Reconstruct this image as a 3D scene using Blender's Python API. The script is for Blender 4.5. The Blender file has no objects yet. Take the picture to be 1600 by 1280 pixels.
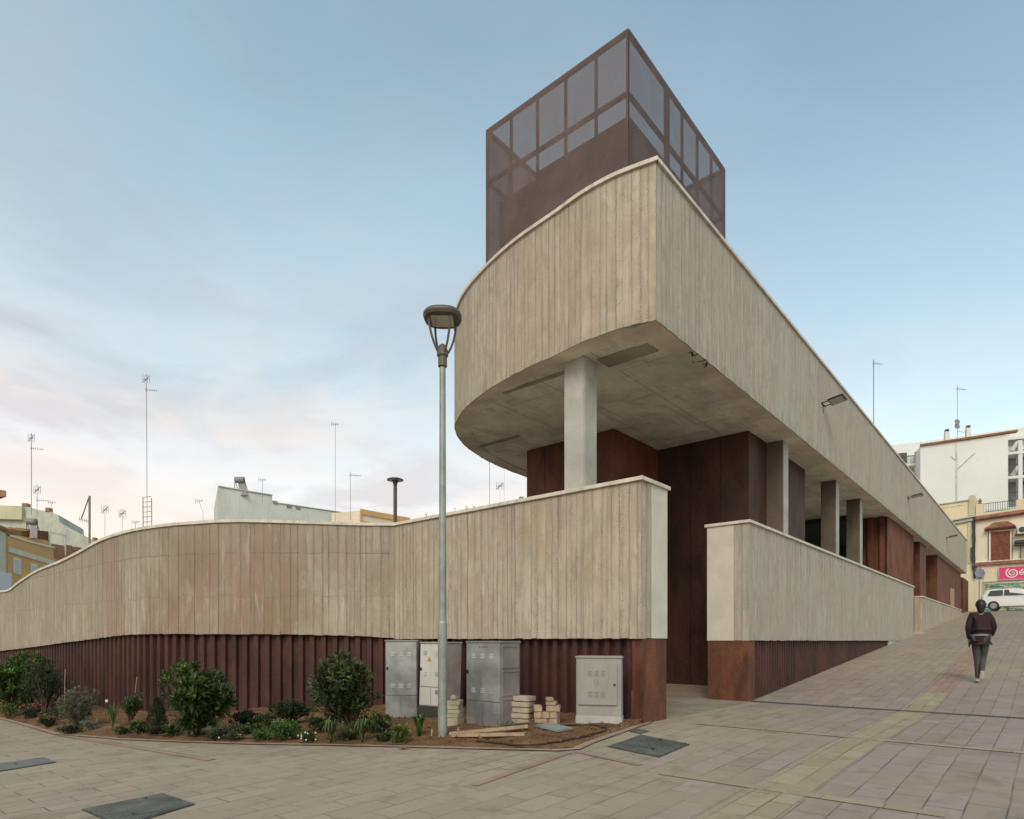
import bpy, bmesh, math, random
from mathutils import Vector, Matrix, geometry, noise as mnoise
R_ = random.Random(7)
SC = bpy.context.scene
COL = SC.collection
# ------------------------------------------------------------------ camera
E = 1.5                      # eye height of the camera above world zero
FPX, CX, HY = 982.0, 800.0, 1001.0
cam_d = bpy.data.cameras.new('camera'); cam = bpy.data.objects.new('camera', cam_d); COL.objects.link(cam)
cam.location = (0, 0, E); cam.rotation_euler = (math.radians(90), 0, 0)
cam_d.sensor_width = 36.0; cam_d.lens = 36.0 * FPX / 1600.0
cam_d.shift_y = (HY - 640.0) / 1600.0; cam_d.clip_end = 3000; cam_d.clip_start = 0.05
SC.camera = cam
# ------------------------------------------------------------------ world
SUN_EL, SUN_AZ = 38.0, 194.0         # azimuth measured clockwise from +Y
W = bpy.data.worlds.new('World'); SC.world = W; W.use_nodes = True
nt = W.node_tree; nt.nodes.clear()
def wn(t, **k):
    n = nt.nodes.new(t)
    for a, b in k.items(): setattr(n, a, b)
    return n
sky = wn('ShaderNodeTexSky', sky_type='NISHITA', sun_disc=False)
sky.sun_elevation = math.radians(SUN_EL); sky.sun_rotation = math.radians(SUN_AZ)
sky.air_density = 1.0; sky.dust_density = 1.6; sky.ozone_density = 1.4; sky.altitude = 50
bg = wn('ShaderNodeBackground'); bg.inputs[1].default_value = 0.12
out = wn('ShaderNodeOutputWorld')
tc = wn('ShaderNodeTexCoord'); sep = wn('ShaderNodeSeparateXYZ')
nt.links.new(tc.outputs['Generated'], sep.inputs[0])
def wmath(op, a, b=None, clamp=False):
    m = wn('ShaderNodeMath', operation=op); m.use_clamp = clamp
    for i, v in enumerate((a, b)):
        if v is None: continue
        if isinstance(v, (int, float)): m.inputs[i].default_value = v
        else: nt.links.new(v, m.inputs[i])
    return m.outputs[0]
# thin veil of cloud: stretched noise on the dome, denser to the west (left) and near the horizon
zp = wmath('MAXIMUM', wmath('ADD', sep.outputs[2], 0.12), 0.05)
cx_ = wmath('DIVIDE', sep.outputs[0], zp); cy_ = wmath('DIVIDE', sep.outputs[1], zp)
cmb = wn('ShaderNodeCombineXYZ'); nt.links.new(cx_, cmb.inputs[0]); nt.links.new(cy_, cmb.inputs[1])
n1 = wn('ShaderNodeTexNoise'); n1.inputs['Scale'].default_value = 0.55; n1.inputs['Detail'].default_value = 6; n1.inputs['Roughness'].default_value = 0.5; n1.inputs['Distortion'].default_value = 0.6
nt.links.new(cmb.outputs[0], n1.inputs['Vector'])
mp = wn('ShaderNodeMapping'); mp.inputs['Scale'].default_value = (1.7, 1.7, 6.0); nt.links.new(tc.outputs['Generated'], mp.inputs[0])
n2 = wn('ShaderNodeTexNoise'); n2.inputs['Scale'].default_value = 2.0; n2.inputs['Detail'].default_value = 7; n2.inputs['Roughness'].default_value = 0.52; n2.inputs['Distortion'].default_value = 0.4
nt.links.new(mp.outputs[0], n2.inputs['Vector'])
left = wmath('MULTIPLY', sep.outputs[0], -0.55)
low = wmath('MULTIPLY', wmath('SUBTRACT', 0.72, sep.outputs[2]), 1.25)
dens = wmath('ADD', wmath('ADD', left, low), wmath('MULTIPLY', wmath('SUBTRACT', n1.outputs[0], 0.5), 2.0))
dens = wmath('ADD', dens, 0.20, True)
veil = wmath('MULTIPLY', dens, 0.93)
# soft puffs with slightly grey-violet bodies and warm tops, low over the roofs
puff = wn('ShaderNodeMapRange'); puff.inputs[1].default_value = 0.49; puff.inputs[2].default_value = 0.60
nt.links.new(n2.outputs[0], puff.inputs[0])
cr = wn('ShaderNodeValToRGB'); el = cr.color_ramp
el.elements[0].position = 0.0; el.elements[0].color = (1.12, 1.0, 0.92, 1)
el.elements[1].position = 0.62; el.elements[1].color = (0.47, 0.68, 0.78, 1)
e2 = el.elements.new(0.20); e2.color = (1.02, 0.98, 0.97, 1)
e3 = el.elements.new(0.34); e3.color = (0.78, 0.81, 0.84, 1)
nt.links.new(sep.outputs[2], cr.inputs[0])
cmix = wn('ShaderNodeMixRGB'); cmix.inputs[2].default_value = (0.72, 0.655, 0.665, 1)
lowonly = wmath('SUBTRACT', 1.0, wmath('MULTIPLY', sep.outputs[2], 1.35), True)
nt.links.new(wmath('MULTIPLY', wmath('MULTIPLY', puff.outputs[0], lowonly), 0.95), cmix.inputs[0]); nt.links.new(cr.outputs[0], cmix.inputs[1])
mp3 = wn('ShaderNodeMapping'); mp3.inputs['Scale'].default_value = (1.1, 1.1, 3.2); mp3.inputs['Location'].default_value = (4.3, 1.7, 0.4); mp3.inputs['Rotation'].default_value = (0.0, 0.35, 0.0); nt.links.new(tc.outputs['Generated'], mp3.inputs[0])
n3 = wn('ShaderNodeTexNoise'); n3.inputs['Scale'].default_value = 1.9; n3.inputs['Detail'].default_value = 8; n3.inputs['Roughness'].default_value = 0.56; n3.inputs['Distortion'].default_value = 0.9
nt.links.new(mp3.outputs[0], n3.inputs['Vector'])
wr = wn('ShaderNodeMapRange'); wr.inputs[1].default_value = 0.44; wr.inputs[2].default_value = 0.60; nt.links.new(n3.outputs[0], wr.inputs[0])
wisp = wn('ShaderNodeMixRGB'); wisp.inputs[2].default_value = (0.58, 0.59, 0.62, 1)
wx = wmath('MULTIPLY', wmath('SUBTRACT', 0.75, wmath('MULTIPLY', sep.outputs[0], 0.9), True), wmath('MULTIPLY', wmath('SUBTRACT', sep.outputs[2], 0.12), 4.0, True))
nt.links.new(wmath('MULTIPLY', wmath('MULTIPLY', wr.outputs[0], wx), 0.75), wisp.inputs[0]); nt.links.new(cmix.outputs[0], wisp.inputs[1])
# sun-warmed puffs low over the roofs
mp4 = wn('ShaderNodeMapping'); mp4.inputs['Scale'].default_value = (2.6, 2.6, 5.5); mp4.inputs['Location'].default_value = (0.6, 2.2, 0.9); nt.links.new(tc.outputs['Generated'], mp4.inputs[0])
n4 = wn('ShaderNodeTexNoise'); n4.inputs['Scale'].default_value = 1.7; n4.inputs['Detail'].default_value = 9; n4.inputs['Roughness'].default_value = 0.6; n4.inputs['Distortion'].default_value = 0.5
nt.links.new(mp4.outputs[0], n4.inputs['Vector'])
pr4 = wn('ShaderNodeMapRange'); pr4.inputs[1].default_value = 0.46; pr4.inputs[2].default_value = 0.55; nt.links.new(n4.outputs[0], pr4.inputs[0])
lowm = wmath('SUBTRACT', 1.25, wmath('MULTIPLY', sep.outputs[2], 2.6), True)
warm = wn('ShaderNodeMixRGB'); warm.inputs[2].default_value = (1.06, 0.90, 0.80, 1)
nt.links.new(wmath('MULTIPLY', wmath('MULTIPLY', pr4.outputs[0], lowm), 0.85), warm.inputs[0]); nt.links.new(wisp.outputs[0], warm.inputs[1])
cgain = wn('ShaderNodeMixRGB', blend_type='MULTIPLY'); cgain.inputs[0].default_value = 1; nt.links.new(warm.outputs[0], cgain.inputs[1])
CG = 1.0 / 0.12
cgain.inputs[2].default_value = (CG, CG, CG, 1)
skyg = wn('ShaderNodeMixRGB', blend_type='MULTIPLY'); skyg.inputs[0].default_value = 1
skyg.inputs[2].default_value = (2.90, 2.66, 1.92, 1); nt.links.new(sky.outputs[0], skyg.inputs[1])
smix = wn('ShaderNodeMixRGB'); nt.links.new(veil, smix.inputs[0]); nt.links.new(skyg.outputs[0], smix.inputs[1]); nt.links.new(cgain.outputs[0], smix.inputs[2])
nt.links.new(smix.outputs[0], bg.inputs[0]); nt.links.new(bg.outputs[0], out.inputs[0])
# ------------------------------------------------------------------ sun behind thin cloud
sd = bpy.data.lights.new('sun', 'SUN'); sd.energy = 1.3; sd.angle = math.radians(24); sd.color = (1.0, 0.95, 0.88)
so = bpy.data.objects.new('sun', sd); COL.objects.link(so)
az, elv = math.radians(SUN_AZ), math.radians(SUN_EL)
sdir = Vector((math.sin(az) * math.cos(elv), math.cos(az) * math.cos(elv), math.sin(elv)))
so.rotation_euler = sdir.to_track_quat('Z', 'Y').to_euler(); so.location = sdir * 60
SC.view_settings.view_transform = 'Standard'; SC.view_settings.look = 'None'
SC.view_settings.exposure = 0.0; SC.view_settings.gamma = 1.0
# ------------------------------------------------------------------ frames
RV, LV = Vector((0.6491, 0.7606)), Vector((-0.7606, 0.6491))     # along the street, and away from it
P0 = Vector((1.927, 8.6))
def P(s, l, z):                                                  # street frame -> world (z from eye level)
    return Vector((P0.x + RV.x * s + LV.x * l, P0.y + RV.y * s + LV.y * l, z + E))
def SL(x, y):
    d = Vector((x, y)) - P0
    return d.dot(RV), d.dot(LV)
GF = -1.115
def gz(x, y):                                                    # ground height relative to eye level
    s, l = SL(x, y)
    if s > 46.5: z = GF + 0.0740 * 42.6
    elif s > 3.9: z = GF + 0.074 * (s - 3.9)
    elif s > -0.5: z = GF
    else: z = GF + 0.022 * (max(s, -22) + 0.5)
    if l > 0:
        f = 1.0 if s < -0.5 else max(0.0, 1 - (s + 0.5) / 0.8)
        z -= 0.028 * min(l, 30) * (f if s < 0.3 else 0)
    return z
def pix(px, py, Y): return Vector(((px - CX) / FPX * Y, Y, (HY - py) / FPX * Y + E))
def gp(px, py):                                                  # where a sight line meets the ground
    dx, dz = (px - CX) / FPX, (HY - py) / FPX
    lo, hi = 1.0, 1.0
    Y = 1.0
    while Y < 90 and dz * Y > gz(dx * Y, Y): Y += 0.1
    lo, hi = Y - 0.1, Y
    for _ in range(20):
        m = (lo + hi) / 2
        if dz * m > gz(dx * m, m): lo = m
        else: hi = m
    return Vector((dx * hi, hi, gz(dx * hi, hi) + E))
# ------------------------------------------------------------------ mesh builder
class MB:
    def __init__(s): s.v = []; s.f = []; s.uv = {}; s.uv2 = {}; s.t = []; s.mi = []
    def face(s, pts, uv=None, tone=None, mi=0, uv2=None):
        b = len(s.v); s.v += [tuple(p) for p in pts]; s.f.append(tuple(range(b, b + len(pts))))
        if uv: s.uv[len(s.f) - 1] = uv
        if uv2: s.uv2[len(s.f) - 1] = uv2
        s.t.append(R_.random() if tone is None else tone); s.mi.append(mi)
    def idx(s, verts, faces, tone=None, mi=0):
        b = len(s.v); s.v += [tuple(p) for p in verts]
        tt = R_.random() if tone is None else tone
        for f in faces: s.f.append(tuple(i + b for i in f)); s.t.append(tt); s.mi.append(mi)
    def box(s, a0, a1, b0, b1, c0, c1, f=None, tone=None, mi=0, bev=0.0):
        f = f or (lambda x, y, z: Vector((x, y, z)))
        if bev <= 0:
            v = [f(a, b, c) for a in (a0, a1) for b in (b0, b1) for c in (c0, c1)]
            s.idx(v, [(0, 1, 3, 2), (4, 6, 7, 5), (0, 4, 5, 1), (2, 3, 7, 6), (0, 2, 6, 4), (1, 5, 7, 3)], tone, mi)
        else:
            bm = bmesh.new(); r = bmesh.ops.create_cube(bm, size=1)
            for v in bm.verts: v.co = Vector(((a0 + a1) / 2 + v.co.x * (a1 - a0), (b0 + b1) / 2 + v.co.y * (b1 - b0), (c0 + c1) / 2 + v.co.z * (c1 - c0)))
            bmesh.ops.bevel(bm, geom=bm.edges[:], offset=bev, segments=2, affect='EDGES')
            bm.verts.index_update()
            s.idx([f(*v.co) for v in bm.verts], [[v.index for v in fc.verts] for fc in bm.faces], tone, mi); bm.free()
    def tube(s, pts, r, n=8, tone=None, mi=0, cap=True):
        pts = [Vector(p) for p in pts]; rr = r if isinstance(r, (list, tuple)) else [r] * len(pts)
        V = []; F = []
        up = Vector((0, 0, 1)); prev = None
        for i, p in enumerate(pts):
            d = (pts[min(i + 1, len(pts) - 1)] - pts[max(i - 1, 0)])
            if d.length < 1e-9: d = Vector((0, 0, 1))
            d.normalize()
            if prev is None:
                a = d.cross(up)
                if a.length < 1e-3: a = d.cross(Vector((1, 0, 0)))
            else: a = prev - d * prev.dot(d)
            a.normalize(); prev = a; b = d.cross(a)
            for k in range(n):
                t = 2 * math.pi * k / n; V.append(p + a * (math.cos(t) * rr[i]) + b * (math.sin(t) * rr[i]))
        for i in range(len(pts) - 1):
            for k in range(n): F.append((i * n + k, i * n + (k + 1) % n, (i + 1) * n + (k + 1) % n, (i + 1) * n + k))
        if cap: F.append(tuple(range(n))[::-1]); F.append(tuple((len(pts) - 1) * n + k for k in range(n)))
        s.idx(V, F, tone, mi)
    def lathe(s, c, prof, n=20, tone=None, mi=0, sq=0):
        V = []; F = []; c = Vector(c)
        for (r, z) in prof:
            for k in range(n):
                t = 2 * math.pi * k / n; q = 1.0
                if sq: q = 1 / (abs(math.cos(t)) ** sq + abs(math.sin(t)) ** sq) ** (1 / sq)
                V.append(c + Vector((math.cos(t) * r * q, math.sin(t) * r * q, z)))
        for i in range(len(prof) - 1):
            for k in range(n): F.append((i * n + k, i * n + (k + 1) % n, (i + 1) * n + (k + 1) % n, (i + 1) * n + k))
        F.append(tuple(range(n))[::-1]); F.append(tuple((len(prof) - 1) * n + k for k in range(n)))
        s.idx(V, F, tone, mi)
    def build(s, name, mats, parent=None, smooth=False, norm=True, label=None):
        me = bpy.data.meshes.new(name); me.from_pydata(s.v, [], s.f)
        for m in (mats if isinstance(mats, (list, tuple)) else [mats]): me.materials.append(m)
        me.polygons.foreach_set('material_index', s.mi)
        at = me.attributes.new('tone', 'FLOAT', 'FACE'); at.data.foreach_set('value', s.t)
        if s.uv:
            ul = me.uv_layers.new(name='UVMap')
            for fi, uvs in s.uv.items():
                p = me.polygons[fi]
                for k, li in enumerate(p.loop_indices): ul.data[li].uv = uvs[k]
        if s.uv2:
            ul = me.uv_layers.new(name='edge')
            for fi, uvs in s.uv2.items():
                for k, li in enumerate(me.polygons[fi].loop_indices): ul.data[li].uv = uvs[k]
        if smooth: me.polygons.foreach_set('use_smooth', [True] * len(me.polygons))
        if norm and len(s.f) < 60000:
            bm = bmesh.new(); bm.from_mesh(me)
            if norm == 'weld': bmesh.ops.remove_doubles(bm, verts=bm.verts[:], dist=1e-4)
            bmesh.ops.recalc_face_normals(bm, faces=bm.faces[:]); bm.to_mesh(me); bm.free()
        me.update()
        o = bpy.data.objects.new(name, me); COL.objects.link(o)
        if parent: o.parent = parent; o.matrix_parent_inverse = Matrix.Translation(-Vector(parent.location)) @ Matrix.Identity(4) if not any(parent.rotation_euler) else parent.matrix_basis.inverted()
        if label: o['label'] = label
        return o
def thing(name, label, cat, loc=(0, 0, 0), group=None, kind=None):
    o = bpy.data.objects.new(name, None); COL.objects.link(o); o.location = loc; o.empty_display_size = 0.2
    return tag(o, label, cat, group, kind)
def tag(o, label=None, cat=None, group=None, kind=None):
    if label: o['label'] = label
    if cat: o['category'] = cat
    if group: o['group'] = group
    if kind: o['kind'] = kind
    return o
# ------------------------------------------------------------------ materials
class G:
    def __init__(g, name):
        g.m = bpy.data.materials.new(name); g.m.use_nodes = True; g.t = g.m.node_tree; g.t.nodes.clear()
        g.out = g.t.nodes.new('ShaderNodeOutputMaterial'); g.b = g.t.nodes.new('ShaderNodeBsdfPrincipled')
        g.t.links.new(g.b.outputs[0], g.out.inputs[0]); g._tc = None
    def n(g, t, ins=None, **pr):
        nd = g.t.nodes.new(t)
        for k, v in pr.items(): setattr(nd, k, v)
        for k, v in (ins or {}).items(): g.s(nd.inputs[k], v)
        return nd
    def s(g, sock, v):
        if isinstance(v, bpy.types.NodeSocket): g.t.links.new(v, sock)
        elif isinstance(v, tuple) and len(v) == 3 and sock.type == 'RGBA': sock.default_value = v + (1,)
        else: sock.default_value = v
    def tc(g, which='Object'):
        if not g._tc: g._tc = g.n('ShaderNodeTexCoord')
        return g._tc.outputs[which]
    def map(g, vec, sc=(1, 1, 1), rot=(0, 0, 0), loc=(0, 0, 0)):
        return g.n('ShaderNodeMapping', {0: vec, 'Scale': sc, 'Rotation': rot, 'Location': loc}).outputs[0]
    def noise(g, vec, scale, detail=4, rough=0.55, dist=0.0):
        return g.n('ShaderNodeTexNoise', {'Vector': vec, 'Scale': scale, 'Detail': detail, 'Roughness': rough, 'Distortion': dist}).outputs[0]
    def vor(g, vec, scale): return g.n('ShaderNodeTexVoronoi', {'Vector': vec, 'Scale': scale}).outputs[0]
    def rng(g, v, a, b, c=0.0, d=1.0): return g.n('ShaderNodeMapRange', {0: v, 1: a, 2: b, 3: c, 4: d}).outputs[0]
    def ma(g, op, a, b=0.0): return g.n('ShaderNodeMath', {0: a, 1: b}, operation=op).outputs[0]
    def mix(g, f, a, b, mode='MIX'): return g.n('ShaderNodeMixRGB', {0: f, 1: a, 2: b}, blend_type=mode).outputs[0]
    def ramp(g, f, stops):
        r = g.n('ShaderNodeValToRGB', {0: f}); e = r.color_ramp.elements
        while len(e) < len(stops): e.new(0.5)
        for i, (p, c) in enumerate(stops): e[i].position = p; e[i].color = tuple(c) + (1,)
        return r.outputs[0]
    def tone(g): return g.n('ShaderNodeAttribute', attribute_name='tone').outputs['Fac']
    def bump(g, h, st=0.3, dist=0.01, nrm=None):
        d = {'Height': h, 'Strength': st, 'Distance': dist}
        if nrm is not None: d['Normal'] = nrm
        return g.n('ShaderNodeBump', d).outputs[0]
    def done(g, col, rough=0.8, nrm=None, metal=0.0, spec=None, **kw):
        g.s(g.b.inputs['Base Color'], col); g.s(g.b.inputs['Roughness'], rough); g.s(g.b.inputs['Metallic'], metal)
        if nrm is not None: g.s(g.b.inputs['Normal'], nrm)
        if spec is not None: g.s(g.b.inputs['Specular IOR Level'], spec)
        for k, v in kw.items(): g.s(g.b.inputs[k.replace('_', ' ')], v)
        return g.m
def sc3(c, k): return tuple(x * k for x in c)
def mat_board(name, base=(0.525, 0.475, 0.385), pink=0.35, warm=0.3, k=1.0, pscale=0.42, pour=None, pc=(.43, .315, .25), wc=(.33, .265, .15), patch=False):
    g = G(name); uv = g.tc('UV'); ob = g.tc('Object'); t = g.tone()
    base = sc3(base, k)
    eu = g.n('ShaderNodeUVMap', uv_map='edge').outputs[0]; es = g.n('ShaderNodeSeparateXYZ', {0: eu})
    ed = g.ma('MINIMUM', es.outputs[0], es.outputs[1])          # metres to the nearest board joint
    uv = g.n('ShaderNodeVectorMath', {0: uv, 1: g.n('ShaderNodeCombineXYZ', {0: 0.0, 1: g.ma('MULTIPLY', t, 13.0), 2: 0.0}).outputs[0]}, operation='ADD').outputs[0]
    c = g.mix(g.rng(t, 0, 1, 0, 1), sc3(base, 0.93), sc3(base, 1.05))
    grain = g.noise(g.map(uv, (46, 1.6, 1)), 1.0, 6, 0.7, 0.15)
    c = g.mix(g.rng(grain, 0.36, 0.68, 0.0, 0.6), c, sc3(base, 0.62))
    broad = g.noise(g.map(uv, (7, 0.5, 1), loc=(2, 7, 0)), 1.0, 4, 0.6, 0.3)
    c = g.mix(g.rng(broad, 0.35, 0.65, 0.0, 0.35), c, sc3(base, 0.7))
    if patch:     # the wall is stained mostly over its middle length
        xs = g.n('ShaderNodeSeparateXYZ', {0: g.n('ShaderNodeNewGeometry').outputs['Position']}).outputs[0]
        pf = g.ma('MULTIPLY', g.rng(xs, -9.8, -7.4, 0.25, 1.0), g.rng(xs, -3.4, -2.4, 1.0, 0.35)); pink = g.ma('MULTIPLY', pf, 0.85); warm = g.ma('MULTIPLY', pf, 0.8)
    big = g.noise(g.map(ob, (1, 1, 0.8)), pscale, 5, 0.6, 0.6)
    c = g.mix(g.ma('MULTIPLY', g.rng(big, 0.42, 0.58), pink), c, pc)
    big2 = g.noise(g.map(ob, (1, 1, 0.6), loc=(7, 3, 1)), 0.9, 5, 0.6, 0.6)
    c = g.mix(g.ma('MULTIPLY', g.rng(big2, 0.50, 0.66), warm), c, wc)
    blt = g.noise(g.map(uv, (6, 1.1, 1), loc=(3, 5, 0)), 1.0, 7, 0.65, 0.5)
    c = g.mix(g.rng(blt, 0.54, 0.72, 0, 0.5), c, (0.60 * k, 0.565 * k, 0.48 * k))
    drip = g.noise(g.map(uv, (14, 0.4, 1), loc=(1, 9, 0)), 1.0, 6, 0.65)
    c = g.mix(g.rng(drip, 0.53, 0.70, 0, 0.6), c, sc3(base, 0.45))
    blot = g.noise(g.map(uv, (1.3, 1.0, 1), loc=(11, 4, 0)), 2.2, 7, 0.68, 0.8)
    c = g.mix(g.rng(blot, 0.46, 0.64, 0, 0.5), c, sc3(base, 0.55))
    # crumbled arrises: clustered pits that follow some of the vertical joints
    lane = g.rng(g.noise(g.map(uv, (16, 0.12, 1), loc=(5, 1, 0)), 1.0, 2), 0.56, 0.64)
    pn = g.noise(g.map(uv, (1, 0.7, 1)), 62, 3, 0.6); pm = g.ma('MULTIPLY', g.rng(pn, 0.57, 0.64), g.ma('ADD', g.ma('MULTIPLY', lane, 0.9), g.rng(g.noise(uv, 2.6, 3), 0.55, 0.7, 0, 0.7)))
    c = g.mix(g.ma('MINIMUM', g.ma('MULTIPLY', pm, 0.85), 0.8), c, sc3(base, 0.22))
    if pour:      # ragged pour lines between two lifts of concrete
        v = g.n('ShaderNodeSeparateXYZ', {0: g.tc('UV')}).outputs[1]; u = g.n('ShaderNodeSeparateXYZ', {0: uv}).outputs[0]
        for zz, am, st in pour:
            w_ = g.ma('MULTIPLY', g.ma('SUBTRACT', g.noise(g.map(g.tc('UV'), (1, 0.02, 1), loc=(zz * 9, 0, 0)), 1.1, 5, 0.6), 0.5), am)
            dd = g.ma('ABSOLUTE', g.ma('SUBTRACT', g.ma('ADD', v, w_), zz))
            lm = g.ma('MULTIPLY', g.rng(dd, 0.004, 0.014, 1, 0), g.rng(g.noise(uv, 2.3, 3), 0.4, 0.55, 0.1, 1))
            c = g.mix(g.ma('MULTIPLY', lm, st), c, sc3(base, 0.3))
            up = g.rng(g.ma('SUBTRACT', g.ma('ADD', v, w_), zz), -0.01, 0.01, 0, 1)
            c = g.mix(g.ma('MULTIPLY', up, 0.16), c, sc3(base, 0.6))
    fine = g.noise(ob, 60, 3, 0.6)
    c = g.mix(g.rng(fine, 0.3, 0.7, 0, 0.18), c, sc3(base, 0.5))
    jn = g.noise(g.map(uv, (3, 1.3, 1), loc=(8, 8, 0)), 1.0, 5, 0.65)
    jw = g.rng(jn, 0.35, 0.7, 0.001, 0.009)
    jm = g.ma('MULTIPLY', g.ma('LESS_THAN', ed, jw), g.rng(g.noise(g.map(uv, (2, 0.35, 1), loc=(2, 3, 0)), 1.0, 4), 0.44, 0.64, 0.0, 0.8))
    near = g.rng(ed, 0.0, 0.035, 1, 0)
    uo = g.tc('UV'); hole = g.rng(g.vor(g.map(uo, (0.8, 1.0, 1), loc=(4, 2, 0)), 1.25), 0.012, 0.020, 0.75, 0)
    c = g.mix(hole, c, sc3(base, 0.2))
    vv = g.n('ShaderNodeSeparateXYZ', {0: uo}).outputs[1]
    dr_ = g.noise(g.map(uo, (11, 0.15, 1), loc=(6, 0, 0)), 1.0, 5, 0.65)
    tm = g.ma('MAXIMUM', g.ma('MULTIPLY', g.rng(vv, 1.2, 2.13, 0, 1), g.ma('LESS_THAN', vv, 2.2)), g.rng(vv, 5.7, 6.6, 0, 1))
    c = g.mix(g.ma('MULTIPLY', g.rng(dr_, 0.50, 0.62, 0, 0.5), tm), c, sc3(base, 0.42))
    bm_ = g.ma('MULTIPLY', g.rng(g.noise(g.map(uo, (4, 2, 1)), 1.0, 5, 0.65), 0.45, 0.62), g.rng(g.ma('ABSOLUTE', g.ma('SUBTRACT', vv, 4.43)), 0.0, 0.22, 0.55, 0))
    c = g.mix(bm_, c, sc3(base, 0.4))
    crumb = g.ma('MULTIPLY', g.ma('MULTIPLY', near, g.rng(g.noise(g.map(uv, (1, 0.8, 1)), 55, 3, 0.65), 0.53, 0.60)), g.rng(jn, 0.46, 0.56))
    c = g.mix(g.ma('MULTIPLY', jm, 0.85), c, sc3(base, 0.30)); c = g.mix(g.ma('MULTIPLY', crumb, 0.7), c, sc3(base, 0.26))
    c = g.mix(g.ma('MULTIPLY', near, 0.07), c, sc3(base, 0.5))
    pm = g.ma('MAXIMUM', g.ma('MINIMUM', pm, 1.0), g.ma('MAXIMUM', jm, crumb))
    h = g.ma('SUBTRACT', g.ma('ADD', g.ma('MULTIPLY', grain, 0.8), g.ma('MULTIPLY', fine, 0.4)), g.ma('MULTIPLY', pm, 1.0))
    h = g.ma('ADD', h, g.ma('MULTIPLY', g.noise(uv, 2.2, 4), 0.8))
    return g.done(c, 0.92, g.bump(h, 0.6, 0.014), spec=0.15)
def mat_concrete(name, base=(0.36, 0.325, 0.265), seams=False, dark=0.5, lines=None):
    g = G(name); ob = g.tc('Object')
    n = g.noise(ob, 1.1, 6, 0.62, 0.4); c = g.mix(g.rng(n, 0.36, 0.66), sc3(base, 0.74), sc3(base, 1.12))
    n2 = g.noise(g.map(ob, (2, 2, 0.6), loc=(4, 2, 0)), 1.2, 5, 0.6, 0.8)
    c = g.mix(g.rng(n2, 0.52, 0.72, 0, dark), c, sc3(base, 0.42))
    n4 = g.noise(g.map(ob, (1, 1, 1), loc=(14, 2, 7)), 0.6, 4, 0.6)
    c = g.mix(g.rng(n4, 0.52, 0.66, 0, 0.3), c, (base[0] * 1.05, base[1] * 0.82, base[2] * 0.74))
    f = g.noise(ob, 45, 4, 0.65); c = g.mix(g.rng(f, 0.3, 0.7, 0, 0.22), c, sc3(base, 0.5))
    h = g.ma('ADD', g.ma('MULTIPLY', f, 0.3), n)
    if seams:
        uv = g.tc('UV')
        br = g.n('ShaderNodeTexBrick', {'Vector': uv, 'Scale': 1.0, 'Mortar Size': 0.012, 'Mortar Smooth': 0.2, 'Brick Width': 2.5, 'Row Height': 1.25, 'Bias': 0.0})
        c = g.mix(g.ma('MULTIPLY', br.outputs['Fac'], 0.55), c, sc3(base, 0.3))
        gr = g.noise(g.map(uv, (2.2, 26, 1)), 1.0, 4, 0.6); c = g.mix(g.rng(gr, 0.4, 0.7, 0, 0.35), c, sc3(base, 0.5))
        sm = g.noise(g.map(uv, (0.35, 2.4, 1)), 1.0, 5, 0.6, 0.4); c = g.mix(g.rng(sm, 0.55, 0.7, 0, 0.5), c, sc3(base, 0.4))
        h = g.ma('SUBTRACT', h, br.outputs['Fac'])
    return g.done(c, 0.88, g.bump(h, 0.35, 0.01), spec=0.25)
def mat_rust(name, base=(0.060, 0.0245, 0.0195), var=0.5):
    g = G(name); ob = g.tc('Object')
    n = g.noise(g.map(ob, (1, 1, 0.45)), 1.6, 6, 0.65, 0.6)
    c = g.mix(g.rng(n, 0.36, 0.64), sc3(base, 0.5), sc3(base, 1.4))
    nv = g.noise(g.map(ob, (1, 1, 0.8), loc=(3, 6, 1)), 1.1, 4, 0.6, 0.8); c = g.mix(g.rng(nv, 0.5, 0.66, 0, 0.45), c, (base[0] * 0.75, base[1] * 1.0, base[2] * 1.5))
    no_ = g.noise(g.map(ob, (1, 1, 0.6), loc=(13, 2, 5)), 2.3, 5, 0.65, 0.5); c = g.mix(g.rng(no_, 0.54, 0.68, 0, 0.5), c, (base[0] * 1.7, base[1] * 1.7, base[2] * 1.2))
    n2 = g.noise(g.map(ob, (9, 9, 0.8), loc=(2, 2, 2)), 1, 5, 0.6)
    c = g.mix(g.rng(n2, 0.5, 0.7, 0, var), c, (base[0] * 1.5, base[1] * 1.3, base[2] * 1.1))
    n3 = g.noise(ob, 38, 4, 0.7); c = g.mix(g.rng(n3, 0.42, 0.68, 0, 0.45), c, (base[0] * 0.35, base[1] * 0.4, base[2] * 0.5))
    n4 = g.noise(g.map(ob, (1, 1, 1), loc=(9, 1, 4)), 2.6, 4, 0.6)
    c = g.mix(g.rng(n4, 0.6, 0.75, 0, 0.5), c, (base[0] * 1.5, base[1] * 1.8, base[2] * 2.4))
    return g.done(c, g.rng(n3, 0.3, 0.7, 0.55, 0.8), g.bump(n3, 0.25, 0.004), spec=0.35)
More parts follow.
